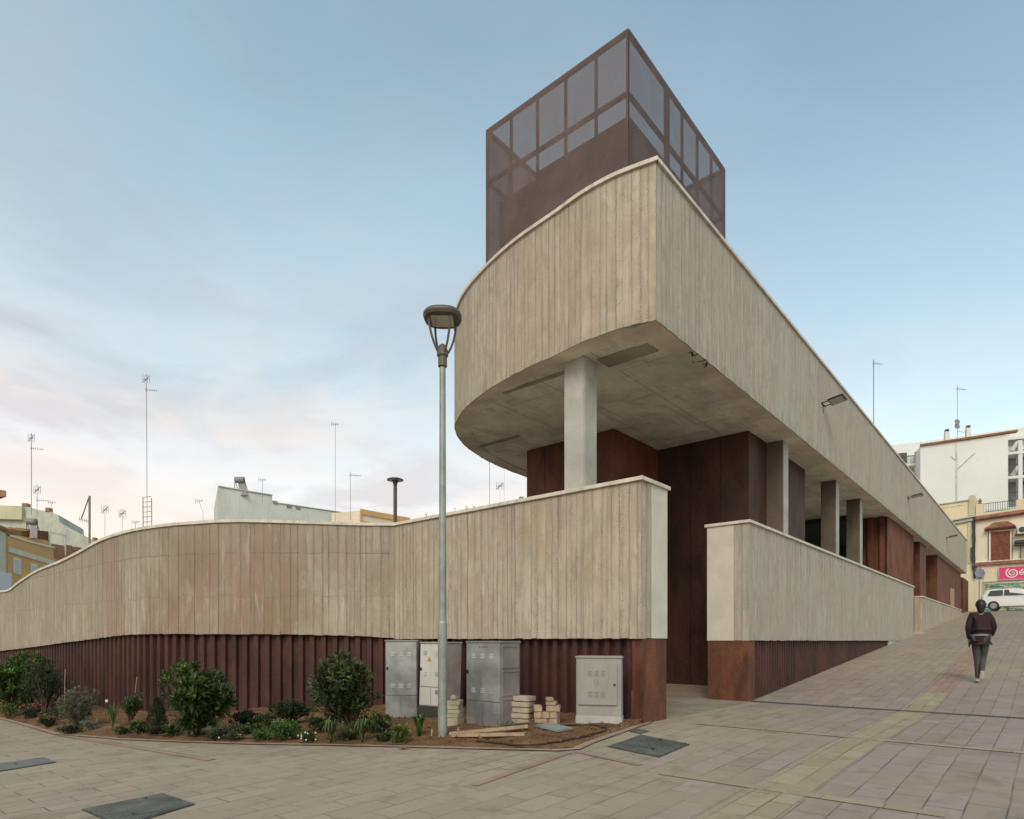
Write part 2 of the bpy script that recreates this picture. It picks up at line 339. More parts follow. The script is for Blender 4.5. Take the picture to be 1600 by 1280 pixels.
def mat_plain(name, base, rough=0.6, metal=0.0, var=0.25, scale=2.5, dirt=0.2, bump=0.1, streak=False, spec=None):
    g = G(name); ob = g.tc('Object')
    n = g.noise(ob, scale, 5, 0.6, 0.3); c = g.mix(g.rng(n, 0.35, 0.65), sc3(base, 1 - var), sc3(base, 1 + var * 0.5))
    v = g.map(ob, (5, 5, 0.5)) if streak else ob
    n2 = g.noise(v, 2.0, 5, 0.65); c = g.mix(g.rng(n2, 0.52, 0.75, 0, dirt), c, (base[0] * 0.4, base[1] * 0.36, base[2] * 0.32))
    f = g.noise(ob, 60, 3)
    return g.done(c, g.rng(n, 0.3, 0.7, max(0, rough - 0.1), min(1, rough + 0.1)), g.bump(f, bump, 0.004), metal, spec)
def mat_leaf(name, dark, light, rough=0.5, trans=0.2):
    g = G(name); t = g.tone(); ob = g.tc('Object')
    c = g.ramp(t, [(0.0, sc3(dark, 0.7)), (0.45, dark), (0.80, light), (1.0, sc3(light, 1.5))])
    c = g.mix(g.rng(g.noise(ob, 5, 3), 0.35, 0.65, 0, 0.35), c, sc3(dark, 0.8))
    m = g.done(c, rough, spec=0.45)
    tr = g.n('ShaderNodeBsdfTranslucent', {0: g.mix(0.5, c, light)}); mx = g.n('ShaderNodeMixShader', {0: trans, 1: g.b.outputs[0], 2: tr.outputs[0]})
    g.t.links.new(mx.outputs[0], g.out.inputs[0]); return m
def mat_paving(name, pal, off=0.0, bw=0.46, rh=0.23):
    g = G(name); uv = g.map(g.tc('UV'), loc=(off, off * 0.37, 0)); ob = g.tc('Object')
    wob = g.n('ShaderNodeTexNoise', {'Vector': uv, 'Scale': 1.3, 'Detail': 2.0})
    uvw = g.n('ShaderNodeVectorMath', {0: uv, 1: g.n('ShaderNodeVectorMath', {0: g.n('ShaderNodeVectorMath', {0: wob.outputs['Color'], 1: (0.5, 0.5, 0.5)}, operation='SUBTRACT').outputs[0], 1: (0.022, 0.022, 0)}, operation='MULTIPLY').outputs[0]}, operation='ADD').outputs[0]
    kw = dict(offset=0.5, offset_frequency=2, squash=1.0)
    br = g.n('ShaderNodeTexBrick', {'Vector': uvw, 'Color1': (0, 0, 0), 'Color2': (1, 1, 1), 'Mortar': (0.5, 0.5, 0.5), 'Scale': 1.0, 'Mortar Size': 0.0062, 'Mortar Smooth': 0.25, 'Brick Width': bw, 'Row Height': rh, 'Bias': 0.0}, **kw)
    r = br.outputs['Color']; f = br.outputs['Fac']
    big = g.noise(g.map(ob, (1, 1, 1), loc=(3, 8, 0)), 0.16, 4, 0.55, 0.4)
    med = g.noise(ob, 0.85, 5, 0.6, 0.5)
    mixf = g.ma('ADD', g.rng(big, 0.36, 0.64), g.ma('ADD', g.ma('MULTIPLY', g.ma('SUBTRACT', r, 0.5), 0.55), g.ma('MULTIPLY', g.ma('SUBTRACT', med, 0.5), 1.3)))
    lat = g.n('ShaderNodeSeparateXYZ', {0: g.tc('UV')}).outputs[1]; mixf = g.ma('ADD', mixf, g.rng(lat, -3.5, 4.5, 0.35, -0.35))
    c = g.ramp(mixf, [(0.0, pal[0]), (0.45, pal[1]), (0.8, pal[2]), (1.0, pal[3])])
    c = g.mix(1.0, c, g.ramp(r, [(0, (0.86, 0.86, 0.86)), (1, (1.08, 1.08, 1.08))]), 'MULTIPLY')
    fi = g.noise(ob, 70, 4, 0.7); c = g.mix(g.rng(fi, 0.3, 0.7, 0, 0.3), c, sc3(pal[1], 0.55))
    sp = g.noise(g.map(ob, loc=(5, 5, 5)), 3.2, 5, 0.62, 0.6); c = g.mix(g.rng(sp, 0.52, 0.68, 0, 0.5), c, sc3(pal[1], 0.5))
    sp2 = g.noise(g.map(ob, loc=(25, 5, 5)), 7.0, 4, 0.62, 0.6); c = g.mix(g.rng(sp2, 0.60, 0.72, 0, 0.3), c, sc3(pal[2], 1.4))
    tr_ = g.noise(g.map(g.tc('UV'), (0.25, 2.2, 1), rot=(0, 0, 0.5)), 1.0, 5, 0.6, 0.5); c = g.mix(g.rng(tr_, 0.56, 0.72, 0, 0.28), c, sc3(pal[1], 0.6))
    gum = g.vor(g.map(ob, (1, 1, 0)), 3.1); c = g.mix(g.rng(gum, 0.02, 0.035, 0.45, 0), c, (0.07, 0.06, 0.055))
    jn = g.rng(g.noise(ob, 1.7, 5), 0.38, 0.64, 0.12, 0.95)
    c = g.mix(g.ma('MULTIPLY', f, jn), c, (0.105, 0.092, 0.07))
    h = g.ma('ADD', g.ma('MULTIPLY', fi, 0.15), g.ma('ADD', g.ma('MULTIPLY', r, 0.25), g.ma('MULTIPLY', g.noise(ob, 9, 4), 0.4)))
    h = g.ma('SUBTRACT', h, g.ma('MULTIPLY', f, 1.3))
    return g.done(c, 0.82, g.bump(h, 0.55, 0.008), spec=0.3)
M = {}
M['board'] = mat_board('board_concrete', pink=0.4, warm=0.4)
M['board_pink'] = mat_board('board_concrete_stained', base=(0.45, 0.405, 0.325), pink=1.0, warm=1.0, k=1.0, pc=(0.275, 0.172, 0.130), wc=(0.225, 0.178, 0.098), patch=True, pscale=0.34, pour=((1.62, 0.10, 0.8), (0.82, 0.5, 0.35)))
M['board_light'] = mat_board('board_concrete_street', base=(0.52, 0.49, 0.425), pink=0.25, warm=0.2)
M['soffit'] = mat_concrete('soffit_concrete', (0.80, 0.76, 0.63), seams=True, dark=0.6)
M['edge_conc'] = mat_concrete('soffit_edge_concrete', (0.72, 0.635, 0.52), dark=0.35)
M['conc'] = mat_concrete('column_concrete', (0.43, 0.43, 0.40), dark=0.45)
M['conc_brown_shaded'] = mat_concrete('brown_stained_shaded_concrete', (0.13, 0.108, 0.080), dark=0.7)  # brown formwork stain, with shade darkened into the colour
M['conc_dark'] = mat_concrete('stained_concrete', (0.36, 0.32, 0.25), dark=0.6)
M['floor'] = mat_concrete('passage_floor', (0.30, 0.265, 0.20))
M['cope'] = mat_plain('coping_stone', (0.60, 0.55, 0.47), 0.8, var=0.2, scale=3.5, dirt=0.55, streak=True)
M['plaster'] = mat_plain('cream_plaster', (0.56, 0.53, 0.46), 0.85, var=0.1, dirt=0.12)
M['rust'] = mat_rust('weathering_steel')
M['rust_flat'] = mat_rust('weathering_steel_sheet', (0.120, 0.042, 0.024), 0.8)
M['rust_red'] = mat_rust('weathering_steel_red', (0.135, 0.050, 0.028), 0.8)
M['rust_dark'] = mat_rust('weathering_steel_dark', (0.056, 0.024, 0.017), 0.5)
M['rust_tower'] = mat_rust('weathering_steel_tower', (0.120, 0.062, 0.048), 0.5)
M['pave'] = mat_paving('paving', [(0.358, 0.306, 0.220), (0.335, 0.279, 0.208), (0.318, 0.256, 0.212), (0.306, 0.247, 0.222)])
M['pave_yellow'] = mat_paving('paving_yellow', [(0.345, 0.295, 0.205)] * 4, 0.1, 0.4, 0.2)
M['pave_pink'] = mat_paving('paving_pink', [(0.34, 0.235, 0.185)] * 4, 0.1, 0.4, 0.13)
M['soil'] = None
g = G('soil'); ob = g.tc(); n = g.noise(ob, 3, 7, 0.7, 0.5)
c = g.ramp(n, [(0.3, (0.10, 0.055, 0.032)), (0.5, (0.20, 0.115, 0.062)), (0.7, (0.30, 0.20, 0.12))])
n2 = g.noise(ob, 38, 5, 0.7); c = g.mix(g.rng(n2, 0.4, 0.65, 0, 0.6), c, (0.07, 0.04, 0.025))
M['soil'] = g.done(c, 0.95, g.bump(g.ma('ADD', n2, n), 0.9, 0.03), spec=0.1)
M['galv'] = mat_plain('galvanised_steel', (0.33, 0.345, 0.345), 0.42, 0.55, 0.28, 3.0, 0.3, streak=True)
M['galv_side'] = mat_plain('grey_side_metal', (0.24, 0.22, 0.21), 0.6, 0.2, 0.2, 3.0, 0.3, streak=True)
M['cab_white'] = mat_plain('white_cabinet', (0.50, 0.50, 0.47), 0.5, 0.0, 0.12, 2.0, 0.25, streak=True)
M['cab_cream'] = mat_plain('grey_cream_cabinet', (0.27, 0.268, 0.245), 0.6, 0.0, 0.12, 2.0, 0.3, streak=True)
M['lv'] = mat_plain('louvre_edge', (0.60, 0.60, 0.58), 0.4, 0.3)
M['black'] = mat_plain('black_metal', (0.02, 0.02, 0.02), 0.5, 0.2)
M['frame'] = mat_plain('dark_frame', (0.012, 0.011, 0.011), 0.45, 0.2)
M['lampgrey'] = mat_plain('lamp_head_paint', (0.10, 0.085, 0.07), 0.5, 0.2)
M['polegrey'] = mat_plain('galvanised_pole', (0.27, 0.29, 0.265), 0.5, 0.4, 0.25, 5, 0.25)
M['lens'] = mat_plain('lamp_glass', (0.50, 0.46, 0.38), 0.3, 0.0)
M['mast'] = mat_plain('antenna_metal', (0.20, 0.19, 0.18), 0.5, 0.5)
M['iron'] = mat_plain('cast_iron', (0.085, 0.09, 0.08), 0.6, 0.4, 0.3, 6)
M['iron_lt'] = mat_plain('cast_iron_worn', (0.155, 0.165, 0.15), 0.5, 0.4, 0.3, 6)
M['wood'] = mat_plain('pale_timber', (0.36, 0.26, 0.17), 0.8, 0, 0.3, 8, 0.4)
M['brickp'] = mat_plain('paver_block', (0.36, 0.31, 0.235), 0.9, 0, 0.3, 5, 0.4, 0.3)
M['brickp2'] = mat_plain('paver_block_pink', (0.37, 0.27, 0.195), 0.9, 0, 0.3, 5, 0.4, 0.3)
M['hose'] = mat_plain('black_hose', (0.02, 0.018, 0.016), 0.6)
M['moss'] = mat_plain('mossy_concrete', (0.045, 0.045, 0.032), 0.95, 0, 0.4, 6, 0.5)
M['bark'] = mat_plain('stem_bark', (0.09, 0.065, 0.04), 0.9)
g = G('window_glass'); M['glass'] = g.done((0.012, 0.014, 0.014), 0.06, spec=0.9)
g = G('window_glass_far'); M['glass_far'] = g.done((0.03, 0.035, 0.04), 0.25, spec=0.6)
# perforated sheet: fine holes average to a half-open screen
g = G('perforated_sheet'); ob = g.tc(); n = g.noise(ob, 1.4, 4, 0.6, 0.4)
g.done(g.mix(g.rng(n, 0.35, 0.65), (0.095, 0.065, 0.058), (0.125, 0.085, 0.076)), 0.7)
tr = g.n('ShaderNodeBsdfTransparent'); wv = g.n('ShaderNodeTexVoronoi', {'Vector': g.map(ob, (1, 1, 1.6)), 'Scale': 26.0}).outputs[0]
al = g.ma('ADD', g.rng(wv, 0.1, 0.8, 0.755, 0.82), g.rng(n, 0.3, 0.7, -0.06, 0.06)); mx = g.n('ShaderNodeMixShader', {0: al, 1: tr.outputs[0], 2: g.b.outputs[0]})
g.t.links.new(mx.outputs[0], g.out.inputs[0]); M['mesh'] = g.m
# ------------------------------------------------------------------ wall helpers
def clen(path):
    a = [0.0]
    for i in range(1, len(path)): a.append(a[-1] + (path[i] - path[i - 1]).length)
    return a
def interp(path, vals, cl, d):
    d = min(max(d, 0), cl[-1])
    for i in range(1, len(cl)):
        if d <= cl[i] + 1e-9:
            t = (d - cl[i - 1]) / max(cl[i] - cl[i - 1], 1e-9)
            return path[i - 1].lerp(path[i], t), [v[i - 1] * (1 - t) + v[i] * t for v in vals]
    return path[-1], [v[-1] for v in vals]
def offset(path, d):                                              # mitred offset; +d is to the right of travel
    o = []
    for i, p in enumerate(path):
        ns = []
        if i > 0: t = (p - path[i - 1]).normalized(); ns.append(Vector((t.y, -t.x)))
        if i < len(path) - 1: t = (path[i + 1] - p).normalized(); ns.append(Vector((t.y, -t.x)))
        n = ns[0] if len(ns) == 1 else (ns[0] + ns[1]).normalized()
        k = 1.0 if len(ns) == 1 else 1 / max(0.35, n.dot(ns[0]))
        o.append(p + n * d * k)
    return o
def boards(mb, path, zt, zb, side, wmin=0.07, wmax=0.15, dep=0.007, off=0.0, jit=0.006, tonef=None, u0=0.0):
    """board-marked face: separate vertical boards with slightly different depth, on the `side` (+1 right) of the path"""
    cl = clen(path); d = 0.0; prev = None; L = cl[-1]
    while d < L - 1e-4:
        w = R_.uniform(wmin, wmax); e = min(d + w, L)
        if L - e < wmin * 0.6: e = L
        (a, (za, ba)), (b, (zb_, bb)) = interp(path, [zt, zb], cl, d), interp(path, [zt, zb], cl, e)
        t = (b - a).normalized(); n = Vector((t.y, -t.x)) * side; q = off + R_.uniform(0, dep)
        tn = R_.random(); tn = tn if tonef is None else tonef(tn, d / L)
        j = R_.uniform(-jit, jit); g_ = R_.choice((0.0003, 0.0005, 0.0008, 0.0015, 0.0025))
        A, B = a + n * q + t * g_, b + n * q - t * g_
        Ai, Bi = a + n * (off - 0.014) + t * g_, b + n * (off - 0.014) - t * g_
        z = lambda p, h: (p.x, p.y, h + E)
        mb.face([z(A, ba + j), z(B, bb + j), z(B, zb_), z(A, za)], [(u0 + d, ba), (u0 + e, bb), (u0 + e, zb_), (u0 + d, za)], tn, 0, [(0, e - d), (e - d, 0), (e - d, 0), (0, e - d)])
        mb.face([z(A, ba + j), z(A, za), z(Ai, za), z(Ai, ba + j)], [(u0 + d, ba), (u0 + d, za), (u0 + d + .01, za), (u0 + d + .01, ba)], 0.2)
        mb.face([z(B, bb + j), z(Bi, bb + j), z(Bi, zb_), z(B, zb_)], [(u0 + e, bb), (u0 + e - .01, bb), (u0 + e - .01, zb_), (u0 + e, zb_)], 0.2)
        mb.face([z(A, ba + j), z(Ai, ba + j), z(Bi, bb + j), z(B, bb + j)], [(d, 0), (d, .1), (e, .1), (e, 0)], 0.3)
        d = e
def core(mb, path, zt, zb, o1, o2, gaps=None):                     # solid strip between two offsets of a path
    if gaps:
        cl = clen(path); d = 0.0
        while d < cl[-1] - 0.05:
            e = min(d + gaps, cl[-1]); 
            if cl[-1] - e < gaps * 0.3: e = cl[-1]
            sub = [interp(path, [zt, zb], cl, d + (0.003 if d else 0))] + [(path[i], [zt[i], zb[i]]) for i in range(len(path)) if d + 0.02 < cl[i] < e - 0.02] + [interp(path, [zt, zb], cl, e - (0.003 if e < cl[-1] else 0))]
            pp = [q[0] for q in sub]
            # keep mitres of the whole path at interior points
            core(mb, pp, [q[1][0] for q in sub], [q[1][1] for q in sub], o1, o2); d = e
        return
    A, B = offset(path, o1), offset(path, o2); V = []; F = []
    for i in range(len(path)):
        V += [(A[i].x, A[i].y, zb[i] + E), (A[i].x, A[i].y, zt[i] + E), (B[i].x, B[i].y, zt[i] + E), (B[i].x, B[i].y, zb[i] + E)]
    for i in range(len(path) - 1):
        for k in range(4): F.append((i * 4 + k, i * 4 + (k + 1) % 4, i * 4 + 4 + (k + 1) % 4, i * 4 + 4 + k))
    F += [(0, 1, 2, 3), tuple(len(V) - 4 + k for k in (3, 2, 1, 0))]
    mb.idx(V, F)
def ribs(mb, path, ztf, zbf, side, pitch=0.174, dep=0.05, off=0.0):  # trapezoidal profiled sheet
    cl = clen(path); n = max(2, int(cl[-1] / pitch)); pitch = cl[-1] / n
    pts = []
    for k in range(n):
        for fr, dd in ((0.0, 0), (0.40, 0), (0.50, 1), (0.90, 1)):
            p, (zt, zb) = interp(path, [ztf, zbf], cl, (k + fr) * pitch)
            q, _ = interp(path, [ztf, zbf], cl, (k + fr) * pitch + 0.02); q0, _ = interp(path, [ztf, zbf], cl, (k + fr) * pitch - 0.02)
            t = (q - q0).normalized(); nn = Vector((t.y, -t.x)) * side
            pts.append((p + nn * (off + dd * dep), zt, zb))
    V = []; F = []
    for p, zt, zb in pts: V += [(p.x, p.y, zb + E), (p.x, p.y, zt + E)]
    for i in range(len(pts) - 1): F.append((2 * i, 2 * i + 2, 2 * i + 3, 2 * i + 1))
    mb.idx(V, F)
def sl(s, l): p = P(s, l, 0); return Vector((p.x, p.y))
def line(a, b, n=2): return [a.lerp(b, i / (n - 1)) for i in range(n)]
def catmull(pts, n=6):
    o = []
    for i in range(len(pts) - 1):
        p0, p1, p2, p3 = pts[max(i - 1, 0)], pts[i], pts[i + 1], pts[min(i + 2, len(pts) - 1)]
        for k in range(n):
            t = k / n
            o.append(tuple(0.5 * ((2 * b) + (-a + c) * t + (2 * a - 5 * b + 4 * c - d) * t * t + (-a + 3 * b - 3 * c + d) * t ** 3) for a, b, c, d in zip(p0, p1, p2, p3)))
    o.append(tuple(pts[-1])); return o
TL = 2.13            # top of the street walls above eye level
SF = -0.32           # front face of the entrance wall in the street frame
# ------------------------------------------------------------------ ground
def grid_vals(lo, hi, fine, far):
    v = []; x = lo
    while x <= hi + 1e-6: v.append(x); x += fine
    return sorted(set([round(q, 4) for q in v] + far))
ss = grid_vals(-12, 52, 0.5, [-0.5, -0.1, 0.3, 3.9, 46.5, -400, -150, -60, -30, -22, 70, 120, 250, 500])
ls = grid_vals(-14, 16, 1.0, [0.0, -500, -200, -80, -40, -25, 20, 30, 50, 90, 200, 500])
mb = MB(); V = []; F = []; UV = []
for s_ in ss:
    for l_ in ls:
        p = P(s_, l_, 0); V.append((p.x, p.y, gz(p.x, p.y) + E))
nl = len(ls)
me = bpy.data.meshes.new('pavement')
F = [(i * nl + j, i * nl + j + 1, (i + 1) * nl + j + 1, (i + 1) * nl + j) for i in range(len(ss) - 1) for j in range(nl - 1)]
me.from_pydata(V, [], F); ul = me.uv_layers.new(name='UVMap')
for p_ in me.polygons:
    for li in p_.loop_indices:
        vi = me.loops[li].vertex_index; ul.data[li].uv = (ss[vi // nl], ls[vi % nl])
me.materials.append(M['pave']); me.update()
bm = bmesh.new(); bm.from_mesh(me); bmesh.ops.recalc_face_normals(bm, faces=bm.faces[:])
if sum(f.normal.z for f in bm.faces) < 0: bmesh.ops.reverse_faces(bm, faces=bm.faces[:])
bm.to_mesh(me); bm.free()
ground = bpy.data.objects.new('pavement', me); COL.objects.link(ground); tag(ground, kind='structure')
def band(name, a, b, w, mat, dz=0.004, n=60):
    """strip of differently coloured pavers laid between two street-frame points"""
    a, b = Vector(a), Vector(b); d = (b - a).normalized(); nn = Vector((-d.y, d.x)) * w / 2; mb = MB()
    for i in range(n):
        q0, q1 = a.lerp(b, i / n), a.lerp(b, (i + 1) / n); c = []
        for q in (q0 - nn, q1 - nn, q1 + nn, q0 + nn):
            p = P(q.x, q.y, 0); c.append((p.x, p.y, gz(p.x, p.y) + E + dz))
        u0, u1 = (q0 - a).length, (q1 - a).length
        mb.face(c, [(u0, 0), (u1, 0), (u1, w), (u0, w)])
    o = mb.build(name, mat, norm=False); return tag(o, kind='structure')
def slp(px, py): g_ = gp(px, py); return SL(g_.x, g_.y)
a, b = slp(1215, 1262), slp(1420, 1108)
lb = (a[1] + b[1]) / 2
band('paving_band', (-7.2, lb), (6.0, lb), 0.40, M['pave_yellow'])
band('paving_band', (6.0, lb), (16.0, lb), 0.40, M['pave_pink'])
a = slp(1090, 1131); band('paving_band', (a[0], a[1]), (a[0], -9), 0.13, M['pave_yellow'], 0.006)
a = slp(1085, 1216); band('paving_band', (a[0], a[1] + .3), (a[0], -3.6), 0.13, M['pave_yellow'], 0.006)
a = slp(900, 1175); b = slp(1000, 1196); band('paving_band', (a[0], a[1]), (b[0], b[1]), 0.08, M['pave_pink'], 0.006)
a = slp(890, 1176); b = slp(740, 1228); band('paving_band', (a[0], a[1]), (b[0], b[1]), 0.08, M['pave_pink'], 0.006)
a = slp(95, 1149); b = slp(330, 1188); band('paving_band', (a[0], a[1]), (b[0], b[1]), 0.11, M['pave_pink'], 0.006)
# drain channel across the street
mb = MB(); s0 = 3.72; sA, lA = slp(1152, 1101)
for k in range(150):
    l0 = lA - k * 0.08
    mb.box(s0, s0 + 0.10, l0 - 0.062, l0, GF - 0.02, GF + 0.010, P, tone=0.5)
mb.box(s0 - 0.015, s0, lA - 12, lA, GF - 0.02, GF + 0.012, P); mb.box(s0 + 0.10, s0 + 0.115, lA - 12, lA, GF - 0.02, GF + 0.012, P)
o = mb.build('drain_channel', M['iron']); tag(o, 'long narrow slotted metal drain running across the paved street', 'drain')
# ------------------------------------------------------------------ left boundary wall (wavy)
LW = [(700, 0, 0, 0)]
raw = [(-260, 29.0, 940, 1052), (-130, 25.5, 936, 1040), (-70, 22.6, 932, 1029), (-30, 20.6, 929, 1022), (0, 18.9, 926, 1017.5), (15, 18.1, 923.5, 1015.5), (31, 17.3, 911.6, 1013.5), (59, 16.1, 894, 1010), (94, 14.9, 880, 1005), (125, 14.05, 864.7, 1001),
       (156, 13.35, 847.5, 997), (187, 12.75, 836.6, 993), (219, 12.3, 829, 991), (266, 11.95, 822.5, 990.5), (312, 11.75, 819, 991), (344, 11.7, 817, 991), (392, 11.65, 816.5, 991), (480, 11.62, 819, 992), (560, 11.64, 821.5, 994)]
KX, KY = (lambda l: (1.719 - .7606 * l, 8.357 + .6491 * l))(5.12)
pts = [((px - CX) / FPX * Y, Y, (HY - a_) / FPX * Y, (HY - b_) / FPX * Y) for px, Y, a_, b_ in raw] + [(KX, KY, TL, 0.045)]
cm = catmull(pts, 6)
wp = [Vector((q[0], q[1])) for q in cm]; wzt = [q[2] for q in cm]; wzb = [q[3] for q in cm]
wall_l = thing('boundary_wall', 'wavy board marked concrete wall with pink and brown stains over a ribbed rusty steel base', 'wall', (-6, 11.7, E - 1.4))
mb = MB(); boards(mb, wp, wzt, wzb, 1, 0.07, 0.19, 0.004)
mb.build('concrete_face', M['board_pink'], wall_l, norm=False)
mb = MB(); core(mb, wp, [z - 0.002 for z in wzt], [z + 0.003 for z in wzb], -0.010, -0.36); mb.build('concrete_core', M['conc'], wall_l)
mb = MB(); core(mb, wp, [z + 0.055 for z in wzt], wzt, 0.035, -0.40, gaps=1.9); mb.build('coping', M['cope'], wall_l)
def gline(path, dz): return [gz(p.x, p.y) + dz for p in path]
rp = offset(wp, -0.14)
mb = MB(); ribs(mb, rp, [z + 0.01 for z in wzb], gline(rp, -0.15), 1, 0.21, 0.07); mb.build('steel_base', M['rust'], wall_l, norm=False)
# ------------------------------------------------------------------ entrance wall (straight, facing the camera)
wall_f = thing('entrance_wall', 'straight grey beige board marked wall with pale end pier left of the dark entrance passage', 'wall', tuple(P(SF + .3, 1, -1.15)))
fp = line(sl(SF, 5.12), sl(SF, 0), 12); ft = [TL - 0.0] * 12; fb = [0.03] * 12
mb = MB(); boards(mb, fp, ft, fb, 1, 0.07, 0.17, 0.005)
boards(mb, line(sl(SF, 0), sl(-0.055, 0)), [TL] * 2, [0.03] * 2, 1, 0.12, 0.14, 0.008, u0=9); mb.build('concrete_face', M['board'], wall_f, norm=False)
mb = MB(); mb.box(SF + 0.012, 0.42 - 0.012, 0.012, 5.6, 0.035, TL - 0.002, P); mb.build('concrete_core', M['conc'], wall_f)
mb = MB(); mb.box(-0.052, 0.42, -0.006, 0.5, 0.03, TL - 0.001, P); mb.build('plaster_end', M['plaster'], wall_f)
cp = [sl(SF, 5.12), sl(SF, 0)]
mb = MB()
for i in range(4): mb.box(SF - 0.04, 0.46, -0.04 + (1.33 * i), -0.04 + 1.33 * (i + 1) - 0.004 if i < 3 else 5.16, TL, TL + 0.055, P, bev=0.004)
mb.build('coping', M['cope'], wall_f)
rp = line(sl(SF + 0.14, 5.2), sl(SF + 0.14, 0.17), 30)
mb = MB(); ribs(mb, rp, [0.04] * 30, gline(rp, -0.15), 1, 0.174, 0.07); mb.build('steel_base', M['rust'], wall_f, norm=False)
mb = MB(); mb.box(SF + 0.045, 0.41, 0.006, 0.16, GF - 0.3, 0.027, P); mb.build('steel_end_sheet', M['rust_flat'], wall_f)
# ------------------------------------------------------------------ ramp wall (right of the passage)
wall_r = thing('ramp_wall', 'long pale board marked wall with cream pier end rising out of the sloping street', 'wall', tuple(P(4, .3, -1.15)))
S1, SE = 3.62, 21.9
rp = line(sl(S1, 0), sl(SE, 0), 20)
mb = MB(); boards(mb, rp, [TL] * 20, [0.0] * 20, 1, 0.07, 0.14, 0.007)
boards(mb, line(sl(S1, .27), sl(S1, 0)), [TL] * 2, [0.0] * 2, 1, 0.10, 0.15, 0.008, u0=30); mb.build('concrete_face', M['board_light'], wall_r, norm=False)
mb = MB(); mb.box(S1 + 0.012, SE - 0.01, 0.012, 0.76, 0.004, TL - 0.002, P)
mb.box(16.8, SE - 0.01, 0.02, 0.7, -0.6, 0.003, P); mb.build('concrete_core', M['conc'], wall_r)
mb = MB(); mb.box(S1 - 0.006, S1 + 0.3, 0.272, 0.78, 0.0, TL - 0.001, P); mb.build('plaster_end', M['plaster'], wall_r)
mb = MB(); x = S1 - 0.04
while x < SE - .05: e = min(x + 1.7, SE); mb.box(x, e - 0.004, -0.04, 0.82, TL, TL + 0.055, P, bev=0.004); x = e
mb.build('coping', M['cope'], wall_r)
rp = line(sl(S1 + 0.34, 0.12), sl(17.9, 0.12), 40)
mb = MB(); ribs(mb, rp, [0.006] * 40, gline(rp, -0.15), 1, 0.15, 0.075); mb.build('steel_base', M['rust'], wall_r, norm=False)
mb = MB(); mb.box(S1 + 0.004, S1 + 0.34, 0.016, 0.77, GF - 0.3, -0.003, P); mb.build('steel_end_sheet', M['rust_red'], wall_r)
# upper small wall further up the street
wall_u = thing('street_wall', 'short low concrete wall with pale coping far up the slope before the reddish steel facade', 'wall', tuple(P(24.3, .1, 0)))
S2, S2E = 24.2, 40.2
z2 = 1.87
mb = MB(); rp = line(sl(S2, 0), sl(S2E, 0), 12); boards(mb, rp, [z2] * 12, gline(rp, -0.1), 1, 0.09, 0.2, 0.007)
boards(mb, line(sl(S2, .3), sl(S2, 0)), [z2] * 2, [0.0] * 2, 1, 0.12, 0.16); mb.build('concrete_face', M['board'], wall_u, norm=False)
mb = MB(); mb.box(S2 + 0.012, S2E - 0.01, 0.012, 0.30, -0.4, z2 - 0.002, P); mb.box(S2E, S2E + 3.0, 0.0, 0.3, 0.8, 1.72, P); mb.box(22.6, S2 + .8, -0.22, 0.1, -0.3, 0.36, P); mb.build('concrete_core', M['conc'], wall_u)
mb = MB(); mb.box(S2 - 0.03, S2E, -0.03, 0.34, z2, z2 + 0.05, P, bev=0.004); mb.build('coping', M['cope'], wall_u)
# ------------------------------------------------------------------ main building
ZB, ZT = 4.43, 6.60
bld = thing('concrete_building', 'curved board marked concrete building overhanging rusty steel walls, with a mesh tower on top', 'building', tuple(P(6, 3, -1.1)))
curve_px = [(961, 515.6), (911, 534), (867.5, 554.7), (805, 584), (758, 612.5), (727, 637.5), (713, 659), (711, 672), (720.6, 690.6), (742.5, 709), (774, 726.6), (817.5, 744)]
cpts = [tuple(sl(0.09, 0)), ] + [((px - CX) / FPX * (FPX * ZB / (HY - y)), FPX * ZB / (HY - y)) for px, y in curve_px]
sE, lE = SL(*cpts[-1]); cpts.append(tuple(sl(sE + 2.5, lE + 0.12)))
ccur = [Vector(q) for q in catmull(cpts, 8)]
EB = 43.4
right_run = line(sl(EB, 0), sl(0.09, 0), 30)
left_run = ccur + line(sl(sE + 3.5, lE + .12), sl(EB, lE + .12), 10)
nL = len(left_run); nR = len(right_run)
mb = MB(); boards(mb, right_run, [ZT] * nR, [ZB] * nR, -1, 0.07, 0.17, 0.005); mb.build('street_parapet', M['board_light'], bld, norm=False)
mb = MB(); boards(mb, left_run, [ZT] * nL, [ZB] * nL, -1, 0.08, 0.19, 0.006); mb.build('curved_parapet', M['board'], bld, norm=False)
full = right_run[:-1] + left_run; nf = len(full)
mb = MB(); core(mb, full, [ZT - 0.002] * nf, [ZB + 0.004] * nf, 0.012, 0.30); mb.build('parapet_core', M['conc'], bld)
mb = MB(); core(mb, full, [ZT + 0.055] * nf, [ZT] * nf, -0.04, 0.34); mb.build('coping', M['cope'], bld)
inner = offset(full, 0.02)
tris = geometry.tessellate_polygon([[Vector((p.x, p.y, 0)) for p in inner]])
def cap(mb, poly, z, tris):
    for t in tris:
        pp = [poly[i] for i in t]
        mb.face([(p.x, p.y, z + E) for p in pp], [SL(p.x, p.y) for p in pp])
mb = MB(); cap(mb, inner, ZB + 0.012, tris); o = mb.build('soffit', M['soffit'], bld, norm=False)
mb = MB(); cap(mb, inner, 5.3, tris); mb.build('roof_deck', M['conc'], bld, norm=False)
